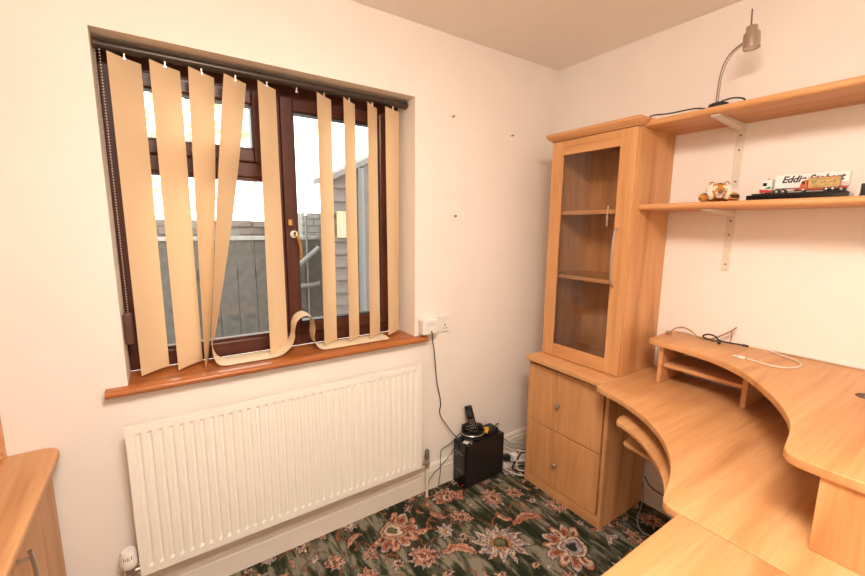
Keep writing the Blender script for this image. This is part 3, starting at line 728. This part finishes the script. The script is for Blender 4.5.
# ================================================================== LEFT CABINETS
sb = thing('low_cabinet', (-2.67, -.8, 0), 'low beech cabinet with bow handles against the left wall', 'cabinet')
LX = -2.430; LZ = .738
c_ = [(-2.398-.05+.05*math.cos(a), -.055+.05*math.sin(a)) for a in [i*PI/2/6 for i in range(7)]]
prism('worktop', c_+[(XL+.002, -.005), (XL+.002, -1.62), (-2.398, -1.62)], LZ-.026, LZ, WY, sb, bev=.007)
box('side_panel', (XL+.02, -.022, .001), (LX-.021, -.004-.0155, LZ-.0265), WZ, sb); box('side_panel', (XL+.02, -1.60, .001), (LX-.021, -1.582, LZ-.0265), WZ, sb)
box('back_panel', (XL+.0195, -1.58, .08), (XL+.026, -.0225, LZ-.0265), WZ, sb, bev=0)
box('plinth', (LX-.05, -1.58, .001), (LX-.035, -.0225, .08), WY, sb)
ys_ = [-.0205, -.458, -.840, -1.222, -1.602]
for k in range(4):
    d = empty('door', (LX, ys_[k], .085)); d.parent = sb; d.location = Vector((LX, ys_[k], .085))-BASE[sb.name]
    box('door_panel', (LX-.018, ys_[k+1]+.003, .085), (LX, ys_[k]-.0005, LZ-.0275), WZ, d, bev=.002)
    hy = ys_[k+1]+.028
    gs = [tubeg([(LX+.028, hy-.006, .662), (LX+.031, hy, .60), (LX+.028, hy+.002, .530)], .0055, 8), tubeg([(LX, hy-.004, .640), (LX+.029, hy-.004, .640)], .0045, 8, 0), tubeg([(LX, hy+.001, .552), (LX+.029, hy+.001, .552)], .0045, 8, 0)]
    mesh('handle', *join(*gs), M_CHROME, d, smooth=True)
ub = thing('bookcase', (-2.7, -.6, LZ), 'tall beech shelf unit standing on the low cabinet at the left edge', 'bookcase')
box('side_panel', (XL+.004, -.026, LZ+.0005), (-2.527, -.008, 2.05), WZ, ub); box('side_panel', (XL+.004, -1.22, LZ+.0005), (-2.527, -1.202, 2.05), WZ, ub)
box('back_panel', (XL+.004, -1.202, LZ+.0005), (XL+.010, -.026, 2.05), WZ, ub, bev=0)
for z in (LZ+.0005, 1.10, 1.45, 1.75, 2.03): box('shelf', (XL+.0105, -1.2015, z), (-2.529, -.0265, z+.018), WY, ub)

# ================================================================== WALL SHELVES AND BRACKETS
SHX = -.280
def shelf(z0, z1, label, yend):
    pr = [(-.0015, z0), (-.0015, z1)]
    h = (z1-z0)/2
    pr += [(SHX+h-h*math.sin(a), z0+h+h*math.cos(a)) for a in [i*PI/8 for i in range(9)]]
    o = extr('wall_shelf', pr, 'y', -.7235, yend, WY, smooth=True, origin=(-.14, -1.4, z0)); tag(o, label, 'shelf', 'beech wall shelves'); return o
shelf(1.903, 1.931, 'upper beech wall shelf carrying the spot lamp', -2.25)
shelf(1.546, 1.572, 'lower beech wall shelf carrying the plush tiger and toy lorries', -2.25)
def bracket(y, zt, lab):
    b = thing('shelf_bracket', (-.002, y, zt-.26), lab, 'bracket', 'cream metal shelf brackets')
    w = .015
    # wall flange with rounded end and arm, L profile folded steel
    box('wall_flange', (-.0045, y-w, zt-.262), (-.0005, y+w, zt-.0005), M_BRACKET, b, bev=.0012)
    V = [(-.005, y-w, zt-.001), (-.262, y-w, zt-.001), (-.262, y-w, zt-.005), (-.14, y-w, zt-.0145), (-.005, y-w, zt-.026),
         (-.005, y+w, zt-.001), (-.262, y+w, zt-.001), (-.262, y+w, zt-.005), (-.14, y+w, zt-.0145), (-.005, y+w, zt-.026)]
    F = [[0, 1, 2, 3, 4], [9, 8, 7, 6, 5], [0, 5, 6, 1], [1, 6, 7, 2], [2, 7, 8, 3], [3, 8, 9, 4], [4, 9, 5, 0]]
    mesh('arm', V, F, M_BRACKET, b)
    for z in (zt-.045, zt-.105, zt-.235): lathe('screw', [(0, 0), (.0045, 0), (.0035, .0018), (0, .0022)], (-.0045, y, z), M_SCREW, b, (-1, 0, 0), 10)
bracket(-.986, 1.903, 'cream metal bracket under the upper wall shelf')
bracket(-.986, 1.546, 'cream metal bracket under the lower wall shelf')

# ================================================================== LAMP ON THE UPPER SHELF
ZS = 1.9315
la = thing('spot_lamp', (-.20, -.965, ZS), 'brushed steel spot lamp on a thin gooseneck on the upper shelf', 'lamp')
lathe('base', [(0, 0), (.036, 0), (.037, .010), (.033, .022), (.012, .030), (0, .030)], (-.20, -.968, ZS+.0005), M_BLACK, la, seg=28)
tube('neck', [(-.20, -.958, ZS+.025), (-.20, -.959, 2.00), (-.20, -.961, 2.05), (-.20, -.969, 2.095), (-.20, -.985, 2.127), (-.20, -1.005, 2.146), (-.202, -1.040, 2.162)], .0028, M_NECK, la)
tube('neck_wire', [(-.207, -.967, ZS+.025), (-.207, -.9685, 2.00), (-.207, -.971, 2.05), (-.206, -.979, 2.09), (-.205, -.992, 2.118), (-.204, -1.008, 2.137), (-.204, -1.040, 2.155)], .0018, M_NECK, la)
ax = Vector((-.03, -.09, -1)).normalized(); hc = Vector((-.205, -1.052, 2.204))
hd = lathe('lamp_head', [(0, 0), (.0175, 0), (.0185, .003), (.0185, .021), (.0255, .024), (.0265, .028), (.0265, .078), (.0245, .078), (.0235, .073), (.0, .071)], hc, M_STEELD, la, ax, 28)
lathe('lens', [(0, .070), (.0235, .070), (.0235, .0745), (0, .0755)], hc, M_WPLAST, la, ax, 24)
tube('adjusting_rod', [hc+Vector((.004, 0.004, .0)), hc+Vector((.006, .008, .064))], .0028, M_NECK, la, sm=0)
tube('cord', [(-.215, -.93, ZS+.012), (-.215, -.88, ZS+.022), (-.235, -.80, ZS+.018), (-.26, -.755, ZS+.018), (-.275, -.735, ZS+.012), (-.270, -.730, ZS+.004)], .0028, M_CABLEB, la)
tube('cord_loop', [(-.235, -.99, ZS+.022), (-.225, -1.02, ZS+.028), (-.205, -1.045, ZS+.026), (-.185, -1.050, ZS+.020), (-.18, -1.03, ZS+.012), (-.185, -1.00, ZS+.010)], .003, M_CABLEB, la)

# ================================================================== PLUSH TIGER
ZL = 1.5725
def tiger_mat():
    M, nt, b = new_mat('tiger_plush')
    f = noise(nt, (30, 30, 120), 1, 2, .5, .8)
    c = ramp(nt, f, [(.40, (.03, .018, .01)), (.46, (.50, .19, .035)), (.6, (.62, .28, .06))])
    nt.links.new(c, b.inputs['Base Color']); b.inputs['Roughness'].default_value = .95
    bump(nt, b, noise(nt, (1, 1, 1), 420, 2), .7, .003); return M
M_TIG = tiger_mat(); M_TIGO = plain('orange_plush', (.58, .23, .04), .95, 0, .15, .6, 90); M_TIGW = plain('cream_plush', (.76, .66, .54), .95, 0, .1, .6, 90)
M_NOSE = plain('brown_nose', (.20, .075, .05), .5); M_EYE = plain('yellow_eye', (.72, .55, .25), .3)
TC = Vector((-.19, -.998, ZL))
tg = thing('plush_tiger', TC, 'small orange plush tiger with white cheeks lying on the lower shelf', 'toy')
f_ = Vector((-.86, -.50, 0)).normalized(); s_ = Vector((0, 0, 1)).cross(f_).normalized()
TM = Matrix.Translation(TC) @ Matrix.Scale(.86, 4) @ Matrix.Translation(-TC) @ Matrix((( s_.x, f_.x, 0, TC.x), (s_.y, f_.y, 0, TC.y), (0, 0, 1, TC.z), (0, 0, 0, 1)))
# local: x = sideways, y = forward (towards the room), z = up
def tpart(n, c, r, mat, rotz=0):
    g_ = xf(ellg((0, 0, 0), r, 18, 12), TM @ Matrix.Translation(c) @ Matrix.Rotation(rotz, 4, 'Z')); return mesh(n, *g_, mat, tg, smooth=True)
body = join(ellg((0, -.045, .036), (.046, .058, .035), 18, 12))
mesh('body', *xf(body, TM), M_TIG, tg, smooth=True)
hd = tpart('head', (0, .012, .052), (.040, .034, .036), M_TIGO)
for sx in (-1, 1):
    tpart('cheek', (sx*.032, .016, .046), (.022, .019, .035), M_TIGW)
    tpart('ear', (sx*.029, .006, .084), (.011, .006, .011), M_TIG)
    tpart('ear_lining', (sx*.028, .0108, .083), (.0065, .003, .0065), M_TIGW)
    tpart('eye_patch', (sx*.017, .036, .060), (.013, .0065, .014), M_TIGW)
    tpart('eye', (sx*.0155, .0415, .059), (.006, .003, .007), M_EYE); tpart('pupil', (sx*.015, .0440, .059), (.0026, .0014, .0036), M_BLACK)
    tpart('paw', (sx*.056, .018, .0215), (.022, .030, .021), M_TIG, -sx*.5)
tpart('muzzle', (0, .038, .040), (.018, .016, .013), M_TIGW); tpart('bridge', (0, .044, .054), (.009, .010, .014), M_TIGO)
tpart('nose', (0, .0555, .0455), (.011, .006, .009), M_NOSE); tpart('chin', (0, .034, .026), (.013, .012, .010), M_TIGW)
mesh('mouth', *xf(tubeg([(0, .0545, .037), (0, .0555, .033), (-.006, .0525, .0295), (-.010, .049, .0305)], .0009, 5), TM), M_BLACK, tg)
mesh('forehead_stripe', *xf(join(*[boxg((-.010+abs(k)*.002, .030-.004*k, .076+.004*k), (.010-abs(k)*.002, .036-.004*k, .0785+.004*k), .0008) for k in (0, 1, 2)]), TM), M_BLACK, tg)
mesh('tail', *xf(tubeg([(.03, -.09, .012), (.055, -.085, .010), (.075, -.065, .010), (.083, -.045, .011)], .008, 8), TM), M_TIG, tg, smooth=True)

# ================================================================== TOY LORRIES
pb = thing('display_plinth', (-.16, -1.24, ZL), 'flat black display plinth carrying the two toy lorries', 'plinth')
box('plinth_base', (-.228, -1.376, ZL), (-.100, -1.104, ZL+.018), M_BLACKG, pb, bev=.003)
box('plinth_deck', (-.221, -1.368, ZL+.0182), (-.107, -1.118, ZL+.0235), M_BLACK, pb, bev=.002)
ZP = ZL+.0238
def wheel(par, x, y, z, r, w):
    o_ = lathe('wheel', [(0, 0), (r*.6, 0), (r, .001), (r, w-.001), (r*.6, w), (0, w)], (x, y, z), M_TYRE, par, (1, 0, 0), 16)
    g_ = latheg([(0, -.0006), (r*.5, -.0006), (r*.5, .0004), (0, .0004)], (x, y, z), (1, 0, 0), 10); mesh('hub', *g_, M_CHROME, o_, smooth=True)
def text_mesh(name, s, size, loc, mat, parent, shear=.28, off=0.0, sx=1.0):
    cu = bpy.data.curves.new(name, 'FONT'); cu.body = s; cu.size = size; cu.shear = shear; cu.extrude = .00012; cu.offset = off; cu.space_character = 1.0
    ob = bpy.data.objects.new(name, cu); COL.objects.link(ob)
    bpy.context.view_layer.update()
    me = bpy.data.meshes.new_from_object(ob.evaluated_get(bpy.context.evaluated_depsgraph_get()))
    bpy.data.objects.remove(ob)
    # text x -> -y world, text y -> z world, normal -> -x
    MM = Matrix(((0, 0, -1, 0), (-sx, 0, 0, 0), (0, 1, 0, 0), (0, 0, 0, 1)))
    v = [MM @ x.co + Vector(loc) for x in me.vertices]; f = [list(p.vertices) for p in me.polygons]
    return mesh(name, v, f, mat, parent)
# articulated lorry (rear): trailer white, cab white and red
lx = -.145
Y_SH = -.004
lo = thing('toy_lorry', (lx, -1.25, ZP), 'white toy articulated lorry with lettering on its trailer and a red skirt', 'toy lorry')
W2 = .018
y_f = -1.1285
box('trailer_box', (lx-W2, -1.365, ZP+.018), (lx+W2, -1.172, ZP+.066), M_WHITEP, lo, bev=.0015)
box('trailer_skirt', (lx-W2+.001, -1.362, ZP+.0105), (lx+W2-.001, -1.232, ZP+.0178), M_RED, lo, bev=.001)
box('chassis', (lx-.010, -1.36, ZP+.008), (lx+.010, -1.135, ZP+.0125), M_BLACK, lo, bev=.001)
# cab
cabp = [(-1.128, ZP+.007), (-1.128, ZP+.024), (-1.131, ZP+.030), (-1.135, ZP+.046), (-1.143, ZP+.052), (-1.163, ZP+.054), (-1.163, ZP+.018), (-1.167, ZP+.007)]
extr('cab', cabp, 'x', lx-W2, lx+W2, M_WHITEP, lo)
extr('cab_lower', [(-1.1272, ZP+.006), (-1.1272, ZP+.019), (-1.166, ZP+.014), (-1.166, ZP+.006)], 'x', lx-W2-.0005, lx+W2+.0005, M_RED, lo)
extr('windscreen', [(-1.1300, ZP+.029), (-1.1340, ZP+.0445), (-1.1355, ZP+.0445), (-1.1315, ZP+.029)], 'x', lx-W2+.002, lx+W2-.002, M_DGLASS, lo)
box('side_window', (lx-W2-.0005, -1.148, ZP+.030), (lx-W2+.001, -1.136, ZP+.042), M_DGLASS, lo, bev=0)
extr('green_flash', [(-1.140, ZP+.019), (-1.153, ZP+.028), (-1.160, ZP+.028), (-1.160, ZP+.019)], 'x', lx-W2-.0009, lx-W2-.0001, M_GREEN, lo)
box('roof_lights', (lx-.012, -1.152, ZP+.0545), (lx+.012, -1.146, ZP+.0575), M_RED, lo, bev=.0005)
for yy in (-1.140, -1.178, -1.196, -1.312, -1.330, -1.348):
    for sx in (-1, 1): wheel(lo, lx+(sx*.0135)-.0035, yy, ZP+.0086, .0085, .007)
box('fuel_tank', (lx-W2+.001, -1.228, ZP+.007), (lx-W2+.009, -1.207, ZP+.0165), M_CHROME, lo, bev=.002)
text_mesh('lettering', 'Eddie Stobart', .0315, (lx-W2-.0004, -1.190, ZP+.0385), M_INK, lo, .30, .0011, .93)
gs = [boxg((lx-W2-.0006, -1.364, ZP+.028-k*.006), (lx-W2+.0002, -1.346, ZP+.030-k*.006)) for k in range(2)]
mesh('rear_stripe', *join(*gs), M_RED, lo)
# small box lorry in front
sx_ = -.200; zt_ = ZP
sl = thing('toy_box_lorry', (sx_, -1.30, zt_), 'smaller orange red toy lorry with a gold printed box in front of the white trailer', 'toy lorry')
w = .013
extr('cab', [(-1.2505, zt_+.006), (-1.2505, zt_+.022), (-1.255, zt_+.037), (-1.269, zt_+.040), (-1.269, zt_+.006)], 'x', sx_-w, sx_+w, M_REDORANGE, sl)
extr('windscreen', [(-1.2508, zt_+.024), (-1.2540, zt_+.035), (-1.2555, zt_+.035), (-1.2522, zt_+.024)], 'x', sx_-w+.002, sx_+w-.002, M_DGLASS, sl)
box('side_window', (sx_-w-.0005, -1.2625, zt_+.025), (sx_-w+.0005, -1.2555, zt_+.034), M_DGLASS, sl, bev=0)
box('cargo_box', (sx_-w-.001, -1.349, zt_+.012), (sx_+w+.001, -1.2705, zt_+.045), M_GOLD, sl, bev=.001)
box('chassis', (sx_-w+.002, -1.347, zt_+.006), (sx_+w-.002, -1.2695, zt_+.0118), M_REDORANGE, sl, bev=.0005)
box('roof_panel', (sx_-w-.0015, -1.3495, zt_+.0452), (sx_+w+.0015, -1.270, zt_+.047), M_REDORANGE, sl, bev=.0005)
for yy in (-1.260, -1.318, -1.334):
    for s1 in (-1, 1): wheel(sl, sx_+s1*.0095-.003, yy, zt_+.0072, .0070, .006)
# blurred printed scroll on the gold box
gs = [boxg((sx_-w-.0014, -1.343+.0, zt_+.018), (sx_-w-.0008, -1.276, zt_+.0195)), boxg((sx_-w-.0014, -1.343, zt_+.039), (sx_-w-.0008, -1.276, zt_+.0405))]
gs += [boxg((sx_-w-.0014, -1.292, zt_+.026), (sx_-w-.0008, -1.279, zt_+.036), .002)]
gs += [boxg((sx_-w-.0014, -1.339+k*.008, zt_+.0255+.002*(k % 2)), (sx_-w-.0008, -1.333+k*.008, zt_+.034-.003*(k % 3)), .001) for k in range(6)]
mesh('box_print', *join(*gs), M_OLIVE, sl)
pf = thing('dark_stand', (-.15, -1.42, ZL), 'small dark upright stand at the right end of the lower shelf', 'stand')
box('stand_foot', (-.21, -1.47, ZL), (-.09, -1.402, ZL+.008), M_BLACK, pf, bev=.002)
box('stand_upright', (-.175, -1.47, ZL+.0082), (-.165, -1.398, ZL+.044), M_BLACK, pf, bev=.002)

# the plinth stands slightly askew on the shelf, lorries with it
PV = Vector((-.16, -1.24, 0)); RZ = Matrix.Rotation(math.radians(4.5), 3, 'Z')
for o_ in (pb, lo, sl):
    l_ = o_.location.copy(); q_ = RZ @ (Vector((l_.x, l_.y, 0))-PV)+PV
    o_.location = (q_.x, q_.y, l_.z); o_.rotation_euler = (0, 0, math.radians(4.5))

# ================================================================== CABLES ON THE RISER
zr = ZH1
def cable(name, label, mat, pts, r):
    o = tube(name, pts, r, mat, origin=(pts[0][0], pts[0][1], zr)); tag(o, label, 'cable'); return o
# tan flat ribbon cable
P = spline([(-.095, -.822, zr+.006), (-.075, -.828, zr+.020), (-.06, -.838, zr+.030), (-.05, -.866, zr+.036), (-.045, -.900, zr+.024), (-.050, -.928, zr+.006), (-.055, -.962, zr+.004), (-.050, -.992, zr+.014), (-.042, -1.02, zr+.034), (-.034, -1.048, zr+.057), (-.03, -1.066, zr+.078)], 6)
V = []; F = []
for i, p in enumerate(P):
    w_ = Vector((.0050, .0022, .002))
    for q in (-1, 1):
        for h_ in (-.0006, .0006): V.append(p+w_*q+Vector((0, 0, h_)))
for i in range(len(P)-1):
    a = i*4
    F += [[a, a+1, a+5, a+4], [a+1, a+3, a+7, a+5], [a+3, a+2, a+6, a+7], [a+2, a, a+4, a+6]]
F += [[0, 2, 3, 1], [len(V)-4, len(V)-3, len(V)-1, len(V)-2]]
rc = thing('ribbon_cable', (-.1, -.81, zr), 'tan flat cable arching over the back of the desk riser', 'cable')
mesh('ribbon', V, F, M_CABLET, rc, smooth=True)
box('ribbon_end', (-.110, -.830, zr+.0006), (-.080, -.812, zr+.016), M_CABLET, rc, bev=.003)
tube('bent_end', [(-.034, -1.052, zr+.060), (-.033, -1.052, zr+.035), (-.036, -1.050, zr+.004)], .002, M_CABLET, rc)
bc = thing('usb_cable', (-.05, -.98, zr), 'short black cable tied in a loop on the desk riser', 'cable')
tube('loop', [(-.060, -1.012, zr+.008), (-.066, -.985, zr+.008), (-.062, -.955, zr+.014), (-.05, -.955, zr+.022), (-.048, -.975, zr+.028), (-.05, -.998, zr+.024), (-.056, -1.012, zr+.014), (-.055, -1.03, zr+.010), (-.05, -1.06, zr+.009), (-.045, -1.105, zr+.010)], .0035, M_CABLEB, bc)
mesh('plug', *xf(boxg((-.014, -.006, .0008), (.014, .006, .010), .002), Matrix.Translation((-.070, -1.022, zr)) @ Matrix.Rotation(.3, 4, 'Z')), M_BLACK, bc)
tube('plug_boot', [(-.045, -1.100, zr+.010), (-.044, -1.120, zr+.009)], .005, M_BLACK, bc, sm=0)
wc = thing('network_cable', (-.2, -1.2, zr), 'white network cable with plug snaking across the desk riser', 'cable')
tube('cable', [(-.232, -1.178, zr+.0055), (-.240, -1.215, zr+.0045), (-.243, -1.262, zr+.004), (-.225, -1.296, zr+.004), (-.175, -1.315, zr+.004), (-.125, -1.308, zr+.004), (-.082, -1.275, zr+.004), (-.052, -1.222, zr+.004), (-.028, -1.190, zr+.004), (-.012, -1.192, zr+.004), (-.008, -1.225, zr+.004), (-.008, -1.32, zr+.004), (-.008, -1.46, zr+.004), (-.010, -1.60, zr+.004)], .0032, M_CABLEW, wc)
R1 = Matrix.Translation((-.226, -1.165, zr)) @ Matrix.Rotation(math.radians(105), 4, 'Z')
mesh('plug_boot', *xf(boxg((-.004, -.005, .0006), (.018, .005, .010), .002), R1), M_WPLAST, wc, smooth=True)
mesh('plug', *xf(boxg((.0185, -.0058, .0006), (.036, .0058, .010), .0008), R1), M_CHROME, wc)

# lead running along the skirting under the desk
ul = tube('desk_lead', [(-.03, -.742, .16), (-.028, -.78, .115), (-.028, -.86, .105), (-.028, -.98, .10), (-.03, -1.10, .09), (-.032, -1.22, .075)], .003, M_CABLEB, origin=(-.03, -.9, 0)); tag(ul, 'black lead running along the baseboard under the desk', 'cable')
fl_ = tube('floor_lead', [(-.045, -.745, .13), (-.06, -.76, .05), (-.10, -.77, .006), (-.18, -.80, .004), (-.24, -.86, .004), (-.20, -.93, .004), (-.12, -.94, .004), (-.06, -.99, .004)], .003, M_CABLEG, origin=(-.15, -.85, 0)); tag(fl_, 'grey lead curling on the carpet under the desk beside the drawer unit', 'cable')

# nails and screws left in the window wall
for (x, z, lab) in ((-.793, 2.017, 'tiny steel nail high in the wall beside the window corner'), (-.374, 1.977, 'tiny steel nail in the wall nearest the room corner'),
                    (-.770, 1.521, 'tiny steel nail in the wall at mid height beside the window')):
    o = lathe('wall_nail', [(0, -.002), (.0022, -.002), (.0022, .014), (.0055, .0142), (.0055, .017), (0, .0172)], (x, -.002, z), M_SCREW, None, (0, -1, 0), 10, origin=(x, 0, z)); tag(o, lab, 'nail', 'nails in the window wall')

# ================================================================== ADDED CEILING EMITTER (unseen, invented in place of bounced flash)
M_GLOBE = bpy.data.materials.new('added_light_emitter'); M_GLOBE.use_nodes = True
_b = M_GLOBE.node_tree.nodes['Principled BSDF']; _b.inputs['Base Color'].default_value = (.9, .85, .78, 1)
_b.inputs['Emission Color'].default_value = (1.0, .895, .795, 1); _b.inputs['Emission Strength'].default_value = LAMP_E
cl = thing('added_ceiling_light', LAMP_POS, 'added unseen round ceiling emitter standing in for bounced flash', 'added light')
lathe('added_diffuser', [(0, -.115), (.10, -.110), (.20, -.093), (.28, -.065), (.325, -.030), (.335, 0), (0, 0)], LAMP_POS, M_GLOBE, cl, seg=36)
lathe('added_rim', [(0, .0005), (.350, .0005), (.350, .024), (0, .024)], LAMP_POS, M_WHITEP, cl, seg=36)

# ================================================================== OUTSIDE
M_GROUND = plain('paving', (.30, .29, .26), .9, 0, .2, .3, 12)
gr = box('ground', (-7, .35, -.45), (6, 12, -.35), M_GROUND, bev=0); tag(struct(gr), 'grey paved ground outside the window')
M_BOARD = plain('weathered_grey_board', (.098, .090, .078), .85, 0, .35, .3, 18)
M_CAPR = plain('pale_concrete', (.33, .32, .30), .9, 0, .2, .3, 18)
M_BRICK = plain('weathered_brick', (.24, .19, .165), .9, 0, .35, .5, 14)
M_MORTAR = plain('mortar', (.30, .28, .25), .95, 0, .15, .3, 20)
M_SHED = plain('shed_cladding', (.18, .15, .14), .8, 0, .15, .2, 20)
M_ROOF = plain('shed_roof_felt', (.2, .19, .18), .9, 0, .2, .3, 30)
M_PIPE = plain('grey_downpipe', (.17, .175, .175), .45)
M_CREAM = plain('cream_window_panel', (.50, .43, .25), .5)
M_RAILM = plain('galvanised_rail', (.2, .19, .185), .5, .2)
fe = thing('garden_fence', (-1.6, 2.0, -.35), 'weathered grey board fence with pale capping outside the window', 'fence')
yF = 2.0
bw = .145
x = -4.3; bd = None
while x < -.93:
    if bd is None:
        bd = box('board', (x, yF, -.349), (x+bw-.006, yF+.022, 1.335), M_BOARD, fe, bev=.003); bx0 = x
    else:
        c = bd.copy(); COL.objects.link(c); c.parent = fe; c.location = (x-bx0, random.uniform(-.004, .004), 0)
    x += bw
box('capping', (-4.35, yF-.02, 1.336), (-.86, yF+.05, 1.366), M_CAPR, fe, bev=.004)
for z in (.1, 1.0): box('fence_rail', (-4.3, yF+.027, z), (-.87, yF+.065, z+.09), M_BOARD, fe, bev=.003)
# brick wall behind the fence
bwl = thing('brick_wall', (-1.5, 2.7, -.35), 'rough weathered brick wall top behind the fence', 'wall')
box('mortar_core', (-4.8, 2.712, -.349), (.6, 2.90, 1.502), M_MORTAR, bwl, bev=0)
brick = None
for row in range(4):
    z = 1.225+row*.072
    x = -4.8+(row % 2)*.115
    while x < .5:
        if brick is None: brick = box('brick', (x, 2.70, z), (x+.215, 2.80, z+.062), M_BRICK, bwl, bev=.005); b0 = (x, z)
        else:
            c = brick.copy(); COL.objects.link(c); c.parent = bwl; c.location = (x-b0[0]+random.uniform(-.004, .004), random.uniform(-.008, .006), z-b0[1]+random.uniform(-.003, .003)); c.rotation_euler = (random.uniform(-.02, .02), 0, random.uniform(-.01, .01))
        x += .227
# brick pier on the right, nearer
pi_ = thing('brick_pier', (-.72, 2.35, -.35), 'pale block pier standing beside the shed outside', 'pier')
box('pier_core', (-.895, 2.31, -.349), (-.655, 2.55, 1.585), M_MORTAR, pi_, bev=0)
bk = None
for row in range(9):
    z = 1.0+row*.066
    for k, (xa, wd_) in enumerate(((-.90, .12), (-.775, .12)) if row % 2 else ((-.90, .055), (-.84, .12), (-.715, .06))):
        box('brick', (xa, 2.30, z), (xa+wd_-.006, 2.36, z+.058), M_CAPR, pi_, bev=.004)
wp = thing('white_post', (-.95, 2.05, -.35), 'thin white metal post in front of the fence outside', 'post')
tube('post', [(-.962, 1.965, -.349), (-.962, 1.965, 1.55)], .009, M_RAILM, wp, sm=0, seg=10); lathe('post_cap', [(0, 0), (.016, 0), (.016, .012), (0, .02)], (-.962, 1.965, 1.551), M_WHITEP, wp, seg=10)
hr = thing('hand_rail', (-.9, 1.9, -.35), 'grey metal handrail sloping up outside the window', 'handrail')
tube('upper_rail', [(-1.20, 1.90, 1.00), (-.87, 1.90, 1.265)], .024, M_RAILM, hr, sm=0, seg=12)
tube('lower_rail', [(-1.20, 1.90, .93), (-.98, 1.90, .925), (-.88, 1.90, .935)], .02, M_RAILM, hr, seg=12)
tube('rail_post', [(-1.14, 1.90, -.349), (-1.14, 1.90, 1.05)], .018, M_RAILM, hr, sm=0, seg=10)
# shed with lapped boards
sh = thing('garden_shed', (-.3, 1.6, -.35), 'brown lapped-board garden shed with pitched roof and grey corner outside', 'shed')
sx0, sx1, sy = -.845, .62, 1.60
box('shed_core', (sx0+.02, sy+.03, -.349), (sx1, sy+.36, 1.86), M_SHED, sh, bev=0)
z = -.349; lb = None
while z < 1.83:
    if lb is None:
        pf_ = [(sy-.005, z), (sy+.016, z), (sy+.028, z+.118), (sy+.018, z+.118)]
        lb = extr('lap_board', pf_, 'x', sx0, sx1, M_SHED, sh); lz0 = z
    else:
        c = lb.copy(); COL.objects.link(c); c.parent = sh; c.location = (random.uniform(-.003, .003), random.uniform(-.002, .002), z-lz0)
    z += .112
# gable above, rising to the right
extr('gable', [(sx0, 1.86), (sx1, 1.86), (sx1, 2.30), (.28, 2.40)], 'y', sy+.006, sy+.03, M_SHED, sh)
V = [(sx0-.03, sy-.06, 1.830), (.30, sy-.08, 2.415), (.30, sy+.38, 2.415), (sx0-.03, sy+.38, 1.830)]
V += [(a, b_, c_2+.045) for a, b_, c_2 in V]
mesh('roof', V, [[3, 2, 1, 0], [4, 5, 6, 7], [0, 1, 5, 4], [1, 2, 6, 5], [2, 3, 7, 6], [3, 0, 4, 7]], M_ROOF, sh)
sw = box('window', (-.815, sy-.030, 1.362), (-.735, sy-.006, 1.585), M_CREAM, sh, bev=.004)
mesh('window_bar', *boxg((-.779, sy-.034, 1.366), (-.771, sy-.029, 1.581)), M_WHITEP, sw)
tube('downpipe', [(-.605, sy-.05, -.349), (-.605, sy-.05, 1.95)], .030, M_PIPE, sh, sm=0, seg=12)
box('corner_trim', (-.575, sy-.03, -.349), (-.53, sy-.006, 2.0), M_SHED, sh, bev=.003)
# tree behind: trunk and leaves
tr_ = thing('garden_tree', (-1.8, 6.0, -.35), 'pale yellow green leafy tree beyond the fence', 'tree')
M_BARK = plain('bark', (.16, .11, .07), .9); M_LEAF = fabric('leaf', (.62, .58, .30), .5)
tube('trunk', [(-1.8, 6, -.349), (-1.75, 6.0, 1.0), (-1.85, 6.05, 2.2), (-1.8, 6.0, 3.2)], lambda t: .14-.08*t, M_BARK, tr_)
V = []; F = []
for i in range(650):
    a = random.uniform(0, 2*PI); h_ = random.uniform(-1, 1); rr = random.random()**.4
    s = math.sqrt(1-h_*h_)
    c = Vector((-1.8+2.0*rr*s*math.cos(a), 6.0+1.3*rr*s*math.sin(a), 2.9+1.5*rr*h_))
    q = Quaternion((random.gauss(0, 1), random.gauss(0, 1), random.gauss(0, 1), random.gauss(0, 1))).normalized()
    L = random.uniform(.05, .10); n = len(V)
    for p in ((0, -L, 0), (L*.5, 0, .01), (0, L, 0), (-L*.5, 0, .01)): V.append(c+q @ Vector(p))
    F.append([n, n+1, n+2, n+3])
tag(mesh('foliage', V, F, M_LEAF, tr_), kind='stuff')
